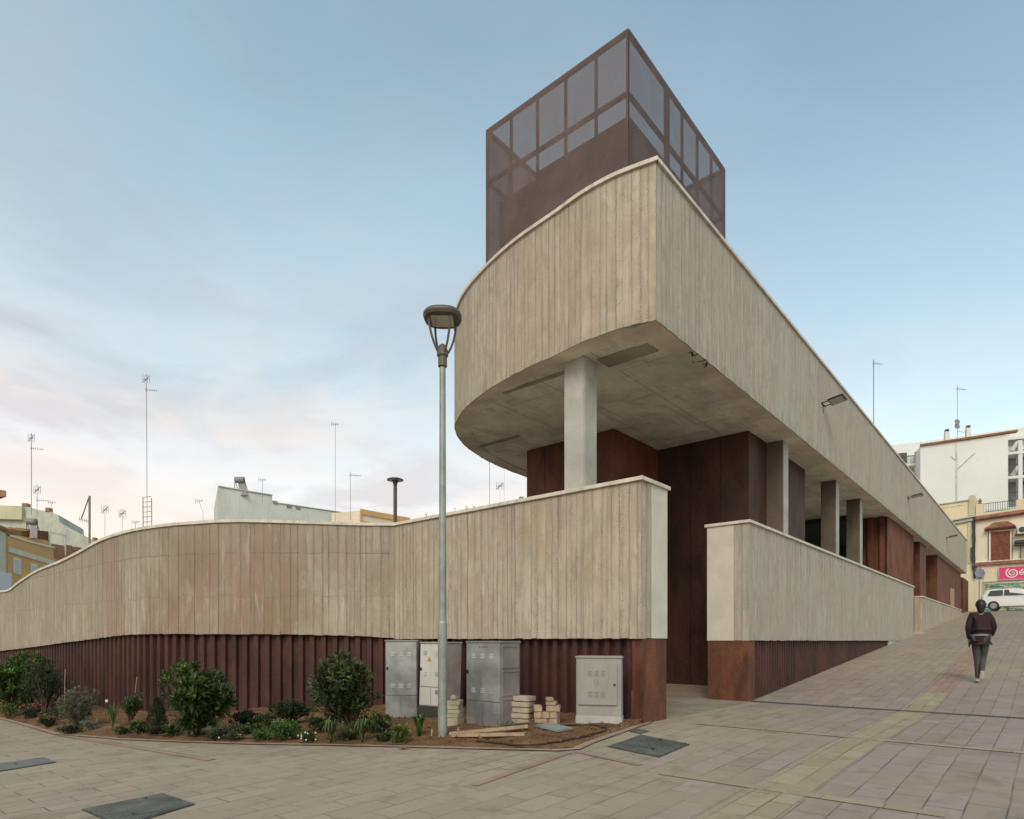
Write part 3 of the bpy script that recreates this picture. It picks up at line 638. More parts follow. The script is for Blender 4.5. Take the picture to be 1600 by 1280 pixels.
# edge strip of the soffit, and the rough recessed band beside the first column
ring = [p for p in full]
mb = MB(); mb.box(0.11, 0.75, 0.30, 0.62, ZB - 0.0012, ZB + 0.0105, P); mb.build('soffit_edge_strip', M['edge_conc'], bld)
clc = clen(left_run); ls_ = [p for p, c_ in zip(left_run, clc) if c_ > 0.45]; ls_ = [sl(0.09, 0.345)] + ls_
mb = MB(); core(mb, ls_, [ZB + 0.011] * len(ls_), [ZB - 0.002] * len(ls_), 0.018, 0.34); mb.build('soffit_edge_strip', M['edge_conc'], bld)
mb = MB(); mb.box(0.108, EB, 0.018, 0.34, ZB - 0.002, ZB + 0.011, P); mb.build('soffit_edge_strip', M['edge_conc'], bld)
for a_ in ((0.62, 0.98, 0.42, 1.30), (0.62, 0.72, 1.92, 3.3), (2.6, 2.72, 4.6, 5.8)):
    mb = MB(); mb.box(*a_, ZB - 0.006, ZB + 0.011, P); mb.build('rough_joint', M['conc_dark'], bld)
# columns
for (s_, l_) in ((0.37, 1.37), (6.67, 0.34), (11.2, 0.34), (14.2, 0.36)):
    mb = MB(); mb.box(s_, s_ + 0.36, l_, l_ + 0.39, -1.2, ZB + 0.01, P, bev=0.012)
    co = mb.build('column', [M['conc'], M['conc_brown_shaded']], bld)
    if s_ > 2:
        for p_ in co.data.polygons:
            if p_.normal.xy.dot(-RV) > .9: p_.material_index = 1  # faces turned from the street: stain plus painted-in shade
# steel clad volumes under the soffit
def part_box(name, mat, *a, bev=0.0):
    mb = MB(); mb.box(*a, P, bev=bev); return mb.build(name, mat, bld)
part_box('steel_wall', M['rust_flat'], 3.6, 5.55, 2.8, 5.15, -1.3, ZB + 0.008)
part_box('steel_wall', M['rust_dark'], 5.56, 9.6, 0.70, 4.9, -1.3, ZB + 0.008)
for s_, l_ in ((3.594, 3.45), (3.594, 4.1), (3.594, 4.62), (5.554, 1.3), (5.554, 2.0)):
    mb = MB(); mb.box(s_, s_ + .006, l_, l_ + 0.010, -1.2, ZB + .006, P); mb.build('sheet_joint', M['frame'], bld)
# floor of the covered level and passage floor
part_box('covered_floor', M['conc'], 9.6, 43.4, 0.80, 6.0, 0.7, 1.0)
o = part_box('passage_floor', M['floor'], SF + .9, 5.55, 0.0, 5.0, GF - 0.2, GF + 0.012)
# glazed back wall
gw = MB(); gw.box(16.9, 16.92, 0.9, 6.0, 1.0, ZB, P); gwo = gw.build('window', M['glass'], bld)
fr = MB()
for l_ in (0.9, 1.95, 3.05, 4.2, 5.6): fr.box(16.84, 16.90, l_, l_ + 0.09, 1.0, ZB, P)
fr.box(16.84, 16.90, 0.9, 6.0, ZB - 0.13, ZB - 0.001, P); fr.build('window_frame', M['frame'], gwo)
mb = MB(); rp = line(sl(17.9, 2.2), sl(17.9, 0.28), 6); ribs(mb, rp, [ZB] * 6, [0.0] * 6, 1, 0.36, 0.09); mb.build('ribbed_steel_wall', M['rust_flat'], bld, norm=False)
mb = MB(); rp = line(sl(17.9, 0.26), sl(23.5, 0.26), 6); ribs(mb, rp, [ZB] * 6, [0.0] * 6, 1, 0.14, 0.03); mb.build('ribbed_steel_wall', M['rust_red'], bld, norm=False)
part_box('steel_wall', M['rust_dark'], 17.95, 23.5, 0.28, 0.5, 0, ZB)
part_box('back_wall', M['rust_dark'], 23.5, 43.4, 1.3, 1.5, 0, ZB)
part_box('steel_pier', M['rust_flat'], 25.5, 27.3, 0.26, 1.3, 0, ZB)
part_box('steel_wall', M['rust_red'], 31.3, 42.7, 0.26, 1.3, 0.5, ZB)
part_box('end_steel_wall', M['rust_flat'], 44.0, 47.6, 0.24, 3.0, 1.0, 4.25)
dw = part_box('window', M['glass'], 27.3, 31.3, 1.18, 1.22, 0.9, 4.2)
fr = MB()
for s_ in (27.3, 28.6, 29.9, 31.15): fr.box(s_, s_ + 0.12, 1.10, 1.18, 0.9, 4.3, P)
fr.build('window_frame', M['frame'], dw)
dr = part_box('door', M['wood'], 36.9, 38.7, 0.225, 0.257, 1.4, 3.1)
# short paint scrawl on the soffit edge
zs = ZB - 0.006
def gsp(px, py): Y = FPX * zs / (HY - py); return SL((px - CX) / FPX * Y, Y)
for st in ([(1076, 551.5), (1081, 550.5), (1082.3, 556.5), (1089.5, 554)], [(1091.5, 566), (1104, 562.5)], [(1097.5, 570), (1104.5, 567.5), (1103, 573), (1100.5, 574)], [(1082, 566.4), (1083.6, 566.2)]):
    mb = MB()
    for a, b in zip(st[:-1], st[1:]):
        a = Vector(gsp(*a)); b = Vector(gsp(*b)); d = (b - a).normalized() if (b - a).length > 0 else Vector((1, 0)); n_ = Vector((-d.y, d.x)) * 0.013
        mb.face([P(*(a - n_ - d * .008), zs), P(*(b - n_ + d * .008), zs), P(*(b + n_ + d * .008), zs), P(*(a + n_ - d * .008), zs)])
    mb.build('paint_scrawl', M['black'], bld, norm=False)
# ------------------------------------------------------------------ mesh tower on the roof
TS0, TS1, TL0, TL1, TZ = 3.7, 8.83, 2.515, 6.54, 12.72
fl = [TL0 + (TL1 - TL0) * i / 5 for i in range(6)]; fs = [TS0 + (TS1 - TS0) * i / 6 for i in range(7)]
mb = MB(); w = 0.027
def post(s_, l_, ww=w, z0=5.3): mb.box(s_ - ww, s_ + ww, l_ - ww, l_ + ww, z0, TZ - 0.04, P)
for l_ in fl: post(TS0 + w, min(max(l_, TL0 + w), TL1 - w)); post(TS1 - w, min(max(l_, TL0 + w), TL1 - w))
for i, s_ in enumerate(fs[1:-1]):
    if i != 0: post(s_, TL0 + w)
    post(s_, TL1 - w)
post(5.6, TL0 + w + 0.03, 0.03)
for z0, z1 in ((TZ - 0.09, TZ), (11.36, 11.44)):
    mb.box(TS0, TS0 + 0.07, TL0 + .01, TL1 - .01, z0, z1 - 0.001, P); mb.box(TS1 - 0.07, TS1, TL0 + .01, TL1 - .01, z0, z1 - .001, P)
    mb.box(TS0 + 0.071, TS1 - 0.071, TL0, TL0 + 0.07, z0, z1, P); mb.box(TS0 + .071, TS1 - .071, TL1 - 0.07, TL1, z0, z1, P)
tf = mb.build('tower_frame', M['rust_tower'], bld)
def sheet(*a):
    mb = MB(); f = a[4:]; q = [P(*c) for c in a]; mb.face(q); return mb.build('mesh_panel', M['mesh'], tf, norm=False)
for i in range(5):
    for s_ in (TS0 - 0.012, TS1 + 0.012): sheet((s_, fl[i] + .0008, 5.4), (s_, fl[i + 1] - .0008, 5.4), (s_, fl[i + 1] - .0008, TZ - .01), (s_, fl[i] + .0008, TZ - .01))
for i in range(6):
    for l_ in (TL0 - 0.012, TL1 + 0.012): sheet((fs[i] + .0008, l_, 5.4), (fs[i + 1] - .0008, l_, 5.4), (fs[i + 1] - .0008, l_, TZ - .01), (fs[i] + .0008, l_, TZ - .01))
mb = MB(); mb.box(TS0 + 0.30, TS0 + 0.36, TL0 + 0.16, 5.20, 5.4, 11.18, P); mb.box(TS0 + 0.361, 7.6, TL0 + 0.16, TL0 + 0.22, 5.4, 11.18, P)
mb.box(TS0 + 0.30, TS0 + 0.36, 5.201, 6.36, 5.4, 11.0, P); mb.box(TS0 + 0.361, 8.4, 6.30, 6.36, 5.4, 11.0, P); mb.box(7.6, 7.66, TL0 + .16, 6.29, 5.4, 10.9, P)
mb.box(TS0 + .4, TS1 - .3, TL0 + .3, TL1 - .3, 5.4, 5.6, P)
mb.build('stair_enclosure', M['rust_tower'], bld)
# ------------------------------------------------------------------ planting bed
def wall_base_at(px):
    k = (px - CX) / FPX
    if px > 617:
        px = min(px, 1001); k = (px - CX) / FPX
        l = (1.719 - k * 8.357) / (.7606 + k * .6491); return sl(SF + 0.15, max(l, 0.0))
    for i in range(len(wp) - 1):
        a, b = wp[i], wp[i + 1]
        if (a.x / a.y - k) * (b.x / b.y - k) <= 0 and a.x / a.y != b.x / b.y:
            t = (k - a.x / a.y) / (b.x / b.y - a.x / a.y); p = a.lerp(b, t); return p + Vector((0.02, 0.12))
    return wp[0] + Vector((0, .1))
curb = [(-200, 1092), (-90, 1106), (0, 1121), (50, 1134), (95, 1147), (150, 1151), (200, 1155), (300, 1159), (400, 1162), (500, 1163.5), (600, 1165.5), (700, 1168), (800, 1170.5), (870, 1172), (895, 1170), (915, 1161), (950, 1149), (985, 1137), (1010, 1129)]
cl2 = []
for i in range(len(curb) - 1):
    n = max(1, int(abs(curb[i + 1][0] - curb[i][0]) / 12))
    for k in range(n): t = k / n; cl2.append((curb[i][0] * (1 - t) + curb[i + 1][0] * t, curb[i][1] * (1 - t) + curb[i + 1][1] * t))
cl2.append(curb[-1])
CB = [gp(*q) for q in cl2]; nj = 22
mb = MB(); V = []; F = []
for i, (q, c) in enumerate(zip(cl2, CB)):
    w_ = wall_base_at(q[0]); wv = Vector((w_.x, w_.y, gz(w_.x, w_.y) + E))
    for j in range(nj + 1):
        t = j / nj; p = c.lerp(wv, t); g0 = gz(p.x, p.y) + E
        h = 0.012 + 0.055 * min(1, t * 5) + 0.06 * mnoise.noise(Vector((p.x * 1.6, p.y * 1.6, 0))) * min(1, t * 4) + 0.02 * mnoise.noise(Vector((p.x * 7, p.y * 7, 3)))
        V.append((p.x, p.y, g0 + max(0.008, h)))
F = [(i * (nj + 1) + j, i * (nj + 1) + j + 1, (i + 1) * (nj + 1) + j + 1, (i + 1) * (nj + 1) + j) for i in range(len(CB) - 1) for j in range(nj)]
mb.idx(V, F); soil = mb.build('planting_bed', M['soil'], smooth=True, norm='weld'); tag(soil, kind='structure')
mb = MB()
cb2 = [Vector((c.x, c.y)) for c in CB]; ob_ = offset(cb2, 0.10)
u = 0
for i in range(len(CB) - 1):
    a, b, c_, d_ = cb2[i], cb2[i + 1], ob_[i + 1], ob_[i]; du = (b - a).length
    mb.face([(p.x, p.y, gz(p.x, p.y) + E + 0.012) for p in (a, b, c_, d_)], [(u, 0), (u + du, 0), (u + du, .1), (u, .1)]); u += du
kerb = mb.build('kerb', M['pave_pink'], norm=False); tag(kerb, kind='structure')
from mathutils.bvhtree import BVHTree
BV = BVHTree.FromPolygons([tuple(v) for v in V], F)
def bed(px, py):                                                    # point of the bed surface
    h = BV.ray_cast(Vector((0, 0, E)), Vector(((px - CX) / FPX, 1, (HY - py) / FPX)).normalized())
    if h[0] is not None and h[3] < 40: return h[0].copy()
    p = gp(px, py); return Vector((p.x, p.y, p.z + 0.03))
mb = MB(); rr = random.Random(5)
for _ in range(900):
    i = rr.randrange(len(CB) - 1); w_ = wall_base_at(cl2[i][0]); t = rr.uniform(0.03, 0.9); c = CB[i]
    x, y = c.x + (w_.x - c.x) * t + rr.uniform(-.1, .1), c.y + (w_.y - c.y) * t; r = rr.uniform(0.008, 0.028)
    z = gz(x, y) + E + 0.06
    v = [Vector((x + r * rr.uniform(.6, 1.3) * a_, y + r * rr.uniform(.6, 1.3) * b_, z + r * rr.uniform(.5, 1) * c_)) for a_, b_, c_ in ((1, 0, 0), (-1, 0, 0), (0, 1, 0), (0, -1, 0), (0, 0, 1), (0, 0, -1))]
    mb.idx(v, [(0, 2, 4), (2, 1, 4), (1, 3, 4), (3, 0, 4), (2, 0, 5), (1, 2, 5), (3, 1, 5), (0, 3, 5)])
clod = mb.build('soil_clods', M['soil']); tag(clod, 'loose brown clods and pebbles strewn over the planting bed', 'clods', kind='stuff')
# ------------------------------------------------------------------ plants
LF = {
 'laurel': mat_leaf('laurel_leaf', (0.030, 0.055, 0.013), (0.13, 0.20, 0.030)),
 'laurel2': mat_leaf('laurel_leaf_dull', (0.030, 0.046, 0.014), (0.13, 0.165, 0.035)),
 'leafy': mat_leaf('bright_laurel_leaf', (0.035, 0.07, 0.012), (0.13, 0.22, 0.025)),
 'bright': mat_leaf('bright_leaf', (0.045, 0.10, 0.018), (0.12, 0.21, 0.03)),
 'dark': mat_leaf('dark_leaf', (0.017, 0.032, 0.012), (0.06, 0.09, 0.028)),
 'grey': mat_leaf('grey_green_leaf', (0.10, 0.12, 0.075), (0.25, 0.28, 0.18), 0.7),
 'silver': mat_leaf('silver_leaf', (0.17, 0.18, 0.15), (0.32, 0.33, 0.27), 0.7),
 'thuja': mat_leaf('conifer_leaf', (0.022, 0.035, 0.009), (0.085, 0.10, 0.018), 0.6),
 'strap': mat_leaf('strap_leaf', (0.04, 0.075, 0.022), (0.12, 0.19, 0.06)),
 'yellow': mat_leaf('yellow_green_leaf', (0.07, 0.11, 0.02), (0.19, 0.22, 0.045)),
 'white': mat_leaf('white_petal', (0.6, 0.6, 0.5), (0.75, 0.75, 0.68), 0.6),
 'red': mat_leaf('red_petal', (0.30, 0.025, 0.02), (0.42, 0.04, 0.03), 0.6)}
def leaf(mb, b, d, ln, w, up, tone, mi=0, fold=0.25, droop=0.0):
    d = d.normalized(); s_ = d.cross(up)
    if s_.length < 1e-3: s_ = d.cross(Vector((1, 0.1, 0)))
    s_.normalize(); n = s_.cross(d)
    m_ = b + d * ln * 0.5; tip = b + d * ln + Vector((0, 0, -droop * ln))
    mb.idx([b, m_ + s_ * w / 2 + n * w * fold, tip, m_ - Vector((0, 0, droop * ln * .2)), m_ - s_ * w / 2 + n * w * fold], [(0, 3, 2, 1), (0, 4, 2, 3)], tone, mi)
def rdir(r):
    while True:
        v = Vector((r.uniform(-1, 1), r.uniform(-1, 1), r.uniform(-1, 1)))
        if 0.05 < v.length < 1: return v.normalized()
def shrub(name, label, px, py, wpx, hpx, mat, seed, tips=170, per=8, ll=0.085, lw=0.03, shape='round', group=None, cat='shrub', spread=0.9, extra=None, lumps=9, dp=None):
    r = random.Random(seed); b = bed(px, py); Y = b.y; w_, h = wpx / FPX * Y, hpx / FPX * Y; dep = dp or w_ * 0.85
    t = thing(name, label, cat, tuple(b), group); mb = MB(); st = MB()
    cen = []
    for _ in range(lumps):
        v = rdir(r); q = r.uniform(0.3, 0.8); cz = 0.50 + v.z * q * 0.5
        cen.append((Vector((v.x * q * w_ / 2, v.y * q * dep / 2, max(.2, cz) * h)), r.uniform(0.16, 0.36)))
    cen.append((Vector((0, 0, h * 0.40)), 0.42))
    for k in range(tips):
        if shape == 'cone':
            zz = r.random() ** 1.3; rad = (1 - zz) ** 0.7 * (0.55 + 0.45 * min(1, zz * 6)); a = r.uniform(0, 6.283); q = r.uniform(.75, 1) if r.random() < .8 else r.random()
            pos = Vector((math.cos(a) * rad * w_ / 2 * q, math.sin(a) * rad * dep / 2 * q, zz * h)); out = Vector((math.cos(a) * .5, math.sin(a) * .5, 1)).normalized()
        else:
            c, cr_ = r.choice(cen); v = rdir(r)
            if shape == 'round' and v.z < -0.3 and r.random() < .6: v.z *= -1
            q = 1.0 if r.random() < 0.8 else r.random()
            pos = c + Vector((v.x * cr_ * w_ * .75, v.y * cr_ * dep * .75, v.z * cr_ * h * .85)) * q
            pos.z = min(pos.z, h * 1.0)
            if r.random() < .035 and pos.z > h * .5:
                q0 = pos.copy(); pos = pos + Vector((v.x * .06, v.y * .06, r.uniform(.05, .16) * h)); st.tube([b + q0 * .75, b + pos], [0.005, 0.002], 4)
            if pos.z < 0.02: pos.z = r.uniform(0.02, 0.2 * h)
            out = (v + Vector((0, 0, 0.7))).normalized()
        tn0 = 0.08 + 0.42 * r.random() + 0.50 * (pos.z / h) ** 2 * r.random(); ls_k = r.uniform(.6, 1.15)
        if r.random() < .06: st.tube([b + Vector((r.uniform(-.03, .03), r.uniform(-.03, .03), -.02)), b + pos * 0.5 + rdir(r) * .02, b + pos], [0.009, 0.006, 0.003], 5)
        for j in range(per):
            a = 2.4 * j + r.uniform(-.3, .3); e = r.uniform(0.25, 1) * spread
            side = out.cross(Vector((math.cos(a), math.sin(a), 0.2)));
            if side.length < 1e-3: continue
            d = (out * (1 - e * 0.75) + side.normalized() * e).normalized()
            leaf(mb, b + pos + d * 0.006 + out * (-0.01 * j * (ll / .09)), d, ll * ls_k * r.uniform(.7, 1.15), lw * ls_k * r.uniform(.8, 1.15), out, min(1, max(0, tn0 + r.uniform(-.12, .14))), 0, 0.22, r.uniform(-.05, .3))
    for k in range(7):
        a = r.uniform(0, 6.28); st.tube([b + Vector((r.uniform(-.04, .04), r.uniform(-.04, .04), -.03)), b + Vector((math.cos(a) * w_ * .12, math.sin(a) * dep * .12, h * .3)), b + Vector((math.cos(a) * w_ * .34, math.sin(a) * dep * .34, h * .66))], [0.013, 0.009, 0.004], 6)
    mb.build('foliage', mat, t, norm=False); st.build('stem', M['bark'], t)
    if extra: extra(t, b, w_, h, dep, r)
    return t
def flowers(mat, n, size, zmin=0.6, petals=5):
    def f(t, b, w_, h, dep, r):
        for _ in range(n):
            mb = MB()
            c = b + Vector((r.uniform(-.5, .5) * w_, r.uniform(-.5, .1) * dep, h * r.uniform(zmin, 1.05)))
            for k in range(petals):
                a = k * 6.283 / petals; d = Vector((math.cos(a), -0.4 + 0.3 * math.sin(a), math.sin(a)))
                leaf(mb, c, d, size, size * .8, Vector((0, -1, .3)), r.random(), 0)
            mb.build('flower', mat, t, norm=False)
    return f
def stake(px, y0, x1, y1, label):
    a = bed(px, y0); b = pix(x1, y1, a.y); mb = MB(); mb.tube([a - Vector((0, 0, .1)), a.lerp(b, .5) + Vector((.004, 0, 0)), b], 0.006, 6); return tag(mb.build('cane', M['wood']), label, 'cane')
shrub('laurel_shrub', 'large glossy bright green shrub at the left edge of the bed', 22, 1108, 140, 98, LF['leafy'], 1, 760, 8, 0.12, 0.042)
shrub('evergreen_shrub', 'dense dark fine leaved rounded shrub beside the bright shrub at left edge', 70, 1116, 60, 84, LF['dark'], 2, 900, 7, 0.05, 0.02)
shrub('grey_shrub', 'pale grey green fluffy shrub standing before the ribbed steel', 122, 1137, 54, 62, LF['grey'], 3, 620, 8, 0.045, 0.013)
shrub('lavender_mound', 'tiny silvery mound beside the grey green shrub', 141, 1141, 28, 17, LF['silver'], 4, 160, 8, 0.035, 0.007, cat='plant')
shrub('climbing_plant', 'small dark leafy plant climbing a thin cane', 203, 1131, 34, 48, LF['laurel'], 6, 190, 6, 0.05, 0.03, cat='plant')
stake(205, 1128, 214, 1058, 'thin leaning cane above the small climbing plant')
stake(99, 1120, 102, 1046, 'thin upright cane behind the grey green shrub')
shrub('ivy_clump', 'low dark green leafy clump left of the little conifer', 216, 1147, 28, 20, LF['laurel'], 7, 90, 6, 0.05, 0.035, cat='plant')
shrub('conifer', 'small pointed conifer left of the large central shrub', 245, 1146, 42, 56, LF['thuja'], 8, 900, 7, 0.04, 0.009, 'cone', cat='conifer')
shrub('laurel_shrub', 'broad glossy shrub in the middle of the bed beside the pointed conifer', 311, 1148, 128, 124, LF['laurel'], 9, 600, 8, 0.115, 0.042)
shrub('spreading_shrub', 'low dark spreading shrub behind the bright green mound', 452, 1132, 76, 38, LF['dark'], 10, 420, 7, 0.05, 0.02)
shrub('green_mound', 'bright lime green low mound plant in front of the dark spreading shrub', 446, 1154, 68, 30, LF['bright'], 11, 330, 8, 0.045, 0.018, cat='plant')
shrub('green_mound', 'smaller bright green low mound left of the lime green mound', 410, 1157, 34, 16, LF['bright'], 12, 120, 8, 0.045, 0.018, cat='plant')
shrub('ground_cover', 'flat dark green creeping plant between conifer and lime mound', 390, 1146, 52, 15, LF['laurel'], 13, 170, 6, 0.045, 0.02, cat='plant')
shrub('white_flower_plant', 'tiny plant with white blossoms right of the lime green mound', 482, 1160, 30, 18, LF['laurel2'], 14, 70, 6, 0.04, 0.018, cat='plant', extra=flowers(LF['white'], 10, 0.014, 0.3))
shrub('white_flower_plant', 'sparse low plant with small white blossoms right of the central shrub', 362, 1159, 36, 12, LF['laurel2'], 15, 50, 6, 0.04, 0.018, cat='plant', extra=flowers(LF['white'], 5, 0.014, 0.3))
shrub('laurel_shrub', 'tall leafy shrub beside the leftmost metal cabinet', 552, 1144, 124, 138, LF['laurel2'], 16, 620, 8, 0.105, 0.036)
shrub('small_shrub', 'small yellow green round plant left of the lamp post foot', 625, 1160, 30, 26, LF['yellow'], 17, 110, 7, 0.045, 0.024, cat='plant')
shrub('ground_cover', 'dark low leafy plant against the ribbed steel right of the central shrub', 386, 1134, 56, 24, LF['dark'], 21, 200, 6, 0.05, 0.024, cat='plant')
shrub('ground_cover', 'low dark plant under the right side of the tall leafy shrub', 592, 1144, 56, 26, LF['laurel2'], 22, 130, 6, 0.07, 0.028, cat='plant')
shrub('ground_cover', 'low leafy plant between the bright left shrub and grey green shrub', 92, 1124, 34, 22, LF['laurel2'], 23, 110, 6, 0.05, 0.024, cat='plant')
shrub('ground_cover', 'tiny pale plant at the base of the central shrub on its right', 338, 1150, 40, 16, LF['grey'], 24, 90, 6, 0.045, 0.02, cat='plant')
for i_, (lb_, x_, y_, w2, h2, mt_) in enumerate((
    ('creeping green plant nearest the kerb below the grey green shrub', 112, 1146, 36, 12, 'dark'), ('sparse leafy sprout between iris and climbing plant', 190, 1147, 24, 12, 'laurel2'),
    ('leafy plant at the left foot of the central shrub', 268, 1150, 34, 18, 'laurel'), ('dark creeping mat right of the conifer by the drip line', 348, 1153, 60, 14, 'dark'),
    ('mid green leafy plant behind the lime mound touching the ribbed steel', 420, 1138, 46, 24, 'laurel2'), ('small plant filling the gap between dark shrub and tall shrub', 498, 1144, 44, 24, 'dark'),
    ('low plant between the two strap leaved plants', 542, 1157, 34, 16, 'laurel2'), ('small sprig right of the nearer strap leaved plant', 600, 1158, 26, 13, 'laurel'),
    ('ragged green plant beneath the leftmost bright shrub', 14, 1122, 50, 24, 'leafy'))):
    shrub('ground_cover', lb_, x_, y_, w2, h2, LF[mt_], 60 + i_, 90, 6, 0.05, 0.022, cat='plant')
shrub('red_flower_plant', 'low plant with red blossoms under the shrubs at the left edge', 48, 1122, 44, 22, LF['dark'], 18, 150, 6, 0.045, 0.022, cat='plant', extra=flowers(LF['red'], 9, 0.022, 0.5))
shrub('red_flower_plant', 'low sprawling plant with few red blossoms nearest the pale kerb', 76, 1136, 38, 20, LF['laurel2'], 19, 110, 6, 0.045, 0.022, cat='plant', extra=flowers(LF['red'], 5, 0.018, 0.6))
shrub('ground_cover', 'tiny green sprig in the soil left of the central shrub', 283, 1140, 26, 14, LF['laurel2'], 20, 50, 6, 0.05, 0.024, cat='plant')
shrub('weed', 'wispy weed against the foot of the middle metal cabinet', 792, 1140, 26, 15, LF['silver'], 26, 40, 6, 0.05, 0.008, cat='plant')
def straps(name, label, px, py, wpx, hpx, mat, seed, n=34, wd=0.018, flower=None, arch=1.0, cat='plant'):
    r = random.Random(seed); b = bed(px, py); Y = b.y; w_, h = wpx / FPX * Y, hpx / FPX * Y
    t = thing(name, label, cat, tuple(b)); mb = MB()
    for k in range(n):
        a = r.uniform(0, 6.283); o_ = Vector((math.cos(a), math.sin(a), 0)); s_ = Vector((-o_.y, o_.x, 0)); q = r.uniform(.5, 1); pts = []
        for i in range(6):
            u = i / 5; pts.append(b + o_ * (w_ / 2 * q * u ** 1.2 * 1.1) + Vector((0, 0, h * (math.sin(u * (1.57 + arch * 0.9)) * r.uniform(.97, 1.03)) * (1.25 - .35 * q))))
        V = []
        for i, p in enumerate(pts): ww = wd * (1 - (i / 5) ** 2 * .95) / 2; V += [p - s_ * ww, p + s_ * ww]
        mb.idx(V, [(2 * i, 2 * i + 1, 2 * i + 3, 2 * i + 2) for i in range(5)], r.random())
    mb.build('foliage', mat, t, norm=False)
    if flower:
        st = MB(); c = b + Vector((-w_ * .25, 0, h * 1.15)); st.tube([b, b + Vector((-w_ * .1, 0, h * .6)), c], 0.003, 5); st.build('stem', LF['strap'], t)
        fl_ = MB()
        for k in range(6): leaf(fl_, c, Vector((math.cos(k * 1.05), -.3, math.sin(k * 1.05))), 0.03, 0.018, Vector((0, -1, 0)), .8)
        fl_.build('flower', LF['white'], t, norm=False)
straps('iris', 'upright grassy plant with one white flower right of the grey shrub', 176, 1141, 36, 40, LF['strap'], 30, 46, 0.010, True, 0.25)
straps('strap_leaf_plant', 'arching strap leaved plant left of the other in front of tall shrub', 517, 1161, 56, 34, LF['strap'], 31, 40, 0.02)
straps('strap_leaf_plant', 'arching strap leaved plant nearer the yellow green plant, beneath the tall shrub', 566, 1160, 62, 34, LF['strap'], 32, 40, 0.02)
straps('broad_leaf_plant', 'broad leaved spotted green plant just left of the lamp post', 655, 1150, 40, 32, LF['strap'], 33, 16, 0.06, arch=.6)
# fallen leaves on the soil
rr = random.Random(77); mb = MB()
for _ in range(420):
    i = rr.randrange(len(CB) - 1); w_ = wall_base_at(cl2[i][0]); t_ = rr.uniform(.04, .9); c_ = CB[i]; x, y = c_.x + (w_.x - c_.x) * t_, c_.y + (w_.y - c_.y) * t_
    h_ = BV.ray_cast(Vector((x, y, E + 1)), Vector((0, 0, -1)))
    if h_[0] is None: continue
    a = rr.uniform(0, 6.28); leaf(mb, h_[0] + Vector((0, 0, .006)), Vector((math.cos(a), math.sin(a), rr.uniform(0, .35))), rr.uniform(.025, .06), .022, Vector((0, 0, 1)), rr.random())
tag(mb.build('leaf_litter', mat_leaf('dead_leaf', (.10, .055, .025), (.24, .17, .08), .8), norm=False), 'fallen brown leaves scattered over the planting bed soil', 'leaf litter', kind='stuff')
# ------------------------------------------------------------------ street lamps
def lamp(name, label, b, htop, rb, rt, disc=False, r_head=0.25):
    t = thing(name, label, 'street lamp', tuple(b)); z0 = b.z; H = htop - z0
    hz = H - 0.12 if not disc else H - 0.08
    neck = H - 0.60 if not disc else H - 0.28
    mb = MB(); mb.lathe(b, [(rb * 1.0, -0.25), (rb, 0.0), (rb, H * .27), (rb * .84, H * .275), (rt, neck)], 20)
    if not disc: mb.lathe(b, [(rb * 1.05, 0.30), (rb * 1.06, 0.31), (rb * 1.06, 0.325), (rb * 1.05, 0.335)], 20)
    mb.build('pole', M['polegrey'] if not disc else M['lampgrey'], t, smooth=False)
    if disc:
        mb = MB(); mb.lathe(b, [(0.045, neck - .02), (0.07, neck + .12), (0.10, H - 0.07), (r_head, H - 0.055), (r_head, H - 0.03), (r_head * .8, H - 0.005), (0.05, H)], 28); mb.build('lamp_head', M['lampgrey'], t)
        mb = MB(); mb.lathe(b, [(0.13, H - 0.068), (r_head * .85, H - 0.062), (r_head * .85, H - 0.058), (.13, H - .058)], 24); mb.build('diffuser', M['lens'], t)
        return t
    mb = MB(); mb.lathe(b, [(rt * 1.15, neck - 0.06), (rt * 1.5, neck - 0.05), (rt * 1.5, neck + .06), (rt * 1.9, neck + .08), (rt * 1.9, neck + 0.13), (rt * 1.2, neck + 0.2), (rt * .5, neck + .22)], 18); mb.build('hub', M['lampgrey'], t)
    for k in range(4):
        a = 0.62 + k * math.pi / 2; u = Vector((math.cos(a), math.sin(a), 0)); mb = MB()
        pts = []
        for q in range(9):
            x = q / 8; pts.append(b + u * (0.05 + (r_head * .80 - .05) * math.sin(x * 1.57) ** .8) + Vector((0, 0, neck + .10 + x * (H - 0.095 - neck - .10))))
        mb.tube(pts, 0.014, 8); mb.build('arm', M['lampgrey'], t)
    hd = MB(); hd.lathe(b, [(r_head * .80, H - 0.098), (r_head * .93, H - 0.094), (r_head * 1.0, H - 0.06), (r_head * .99, H - 0.042), (r_head * .88, H - 0.012), (r_head * .5, H)], 36, sq=2.6); ho = hd.build('lamp_head', M['lampgrey'], t, smooth=False)
    mb = MB(); mb.box(b.x - .13, b.x + .13, b.y - .13, b.y + .13, z0 + H - 0.108, z0 + H - 0.099); mb.build('led_panel', M['lens'], ho)
b = bed(691.5, 1150); b.z -= .03
lamp('street_lamp', 'tall grey lamp post with open four armed head standing in front of the wall', b, (HY - 488.5) / FPX * b.y + E, 0.056, 0.036, r_head=0.230)
q = pix(617.5, 748, 20.0); lamp('street_lamp', 'thin brown disc topped lamp post behind the wavy wall', Vector((q.x, q.y, gz(q.x, q.y) + E)), q.z, 0.06, 0.06, True, 0.26)
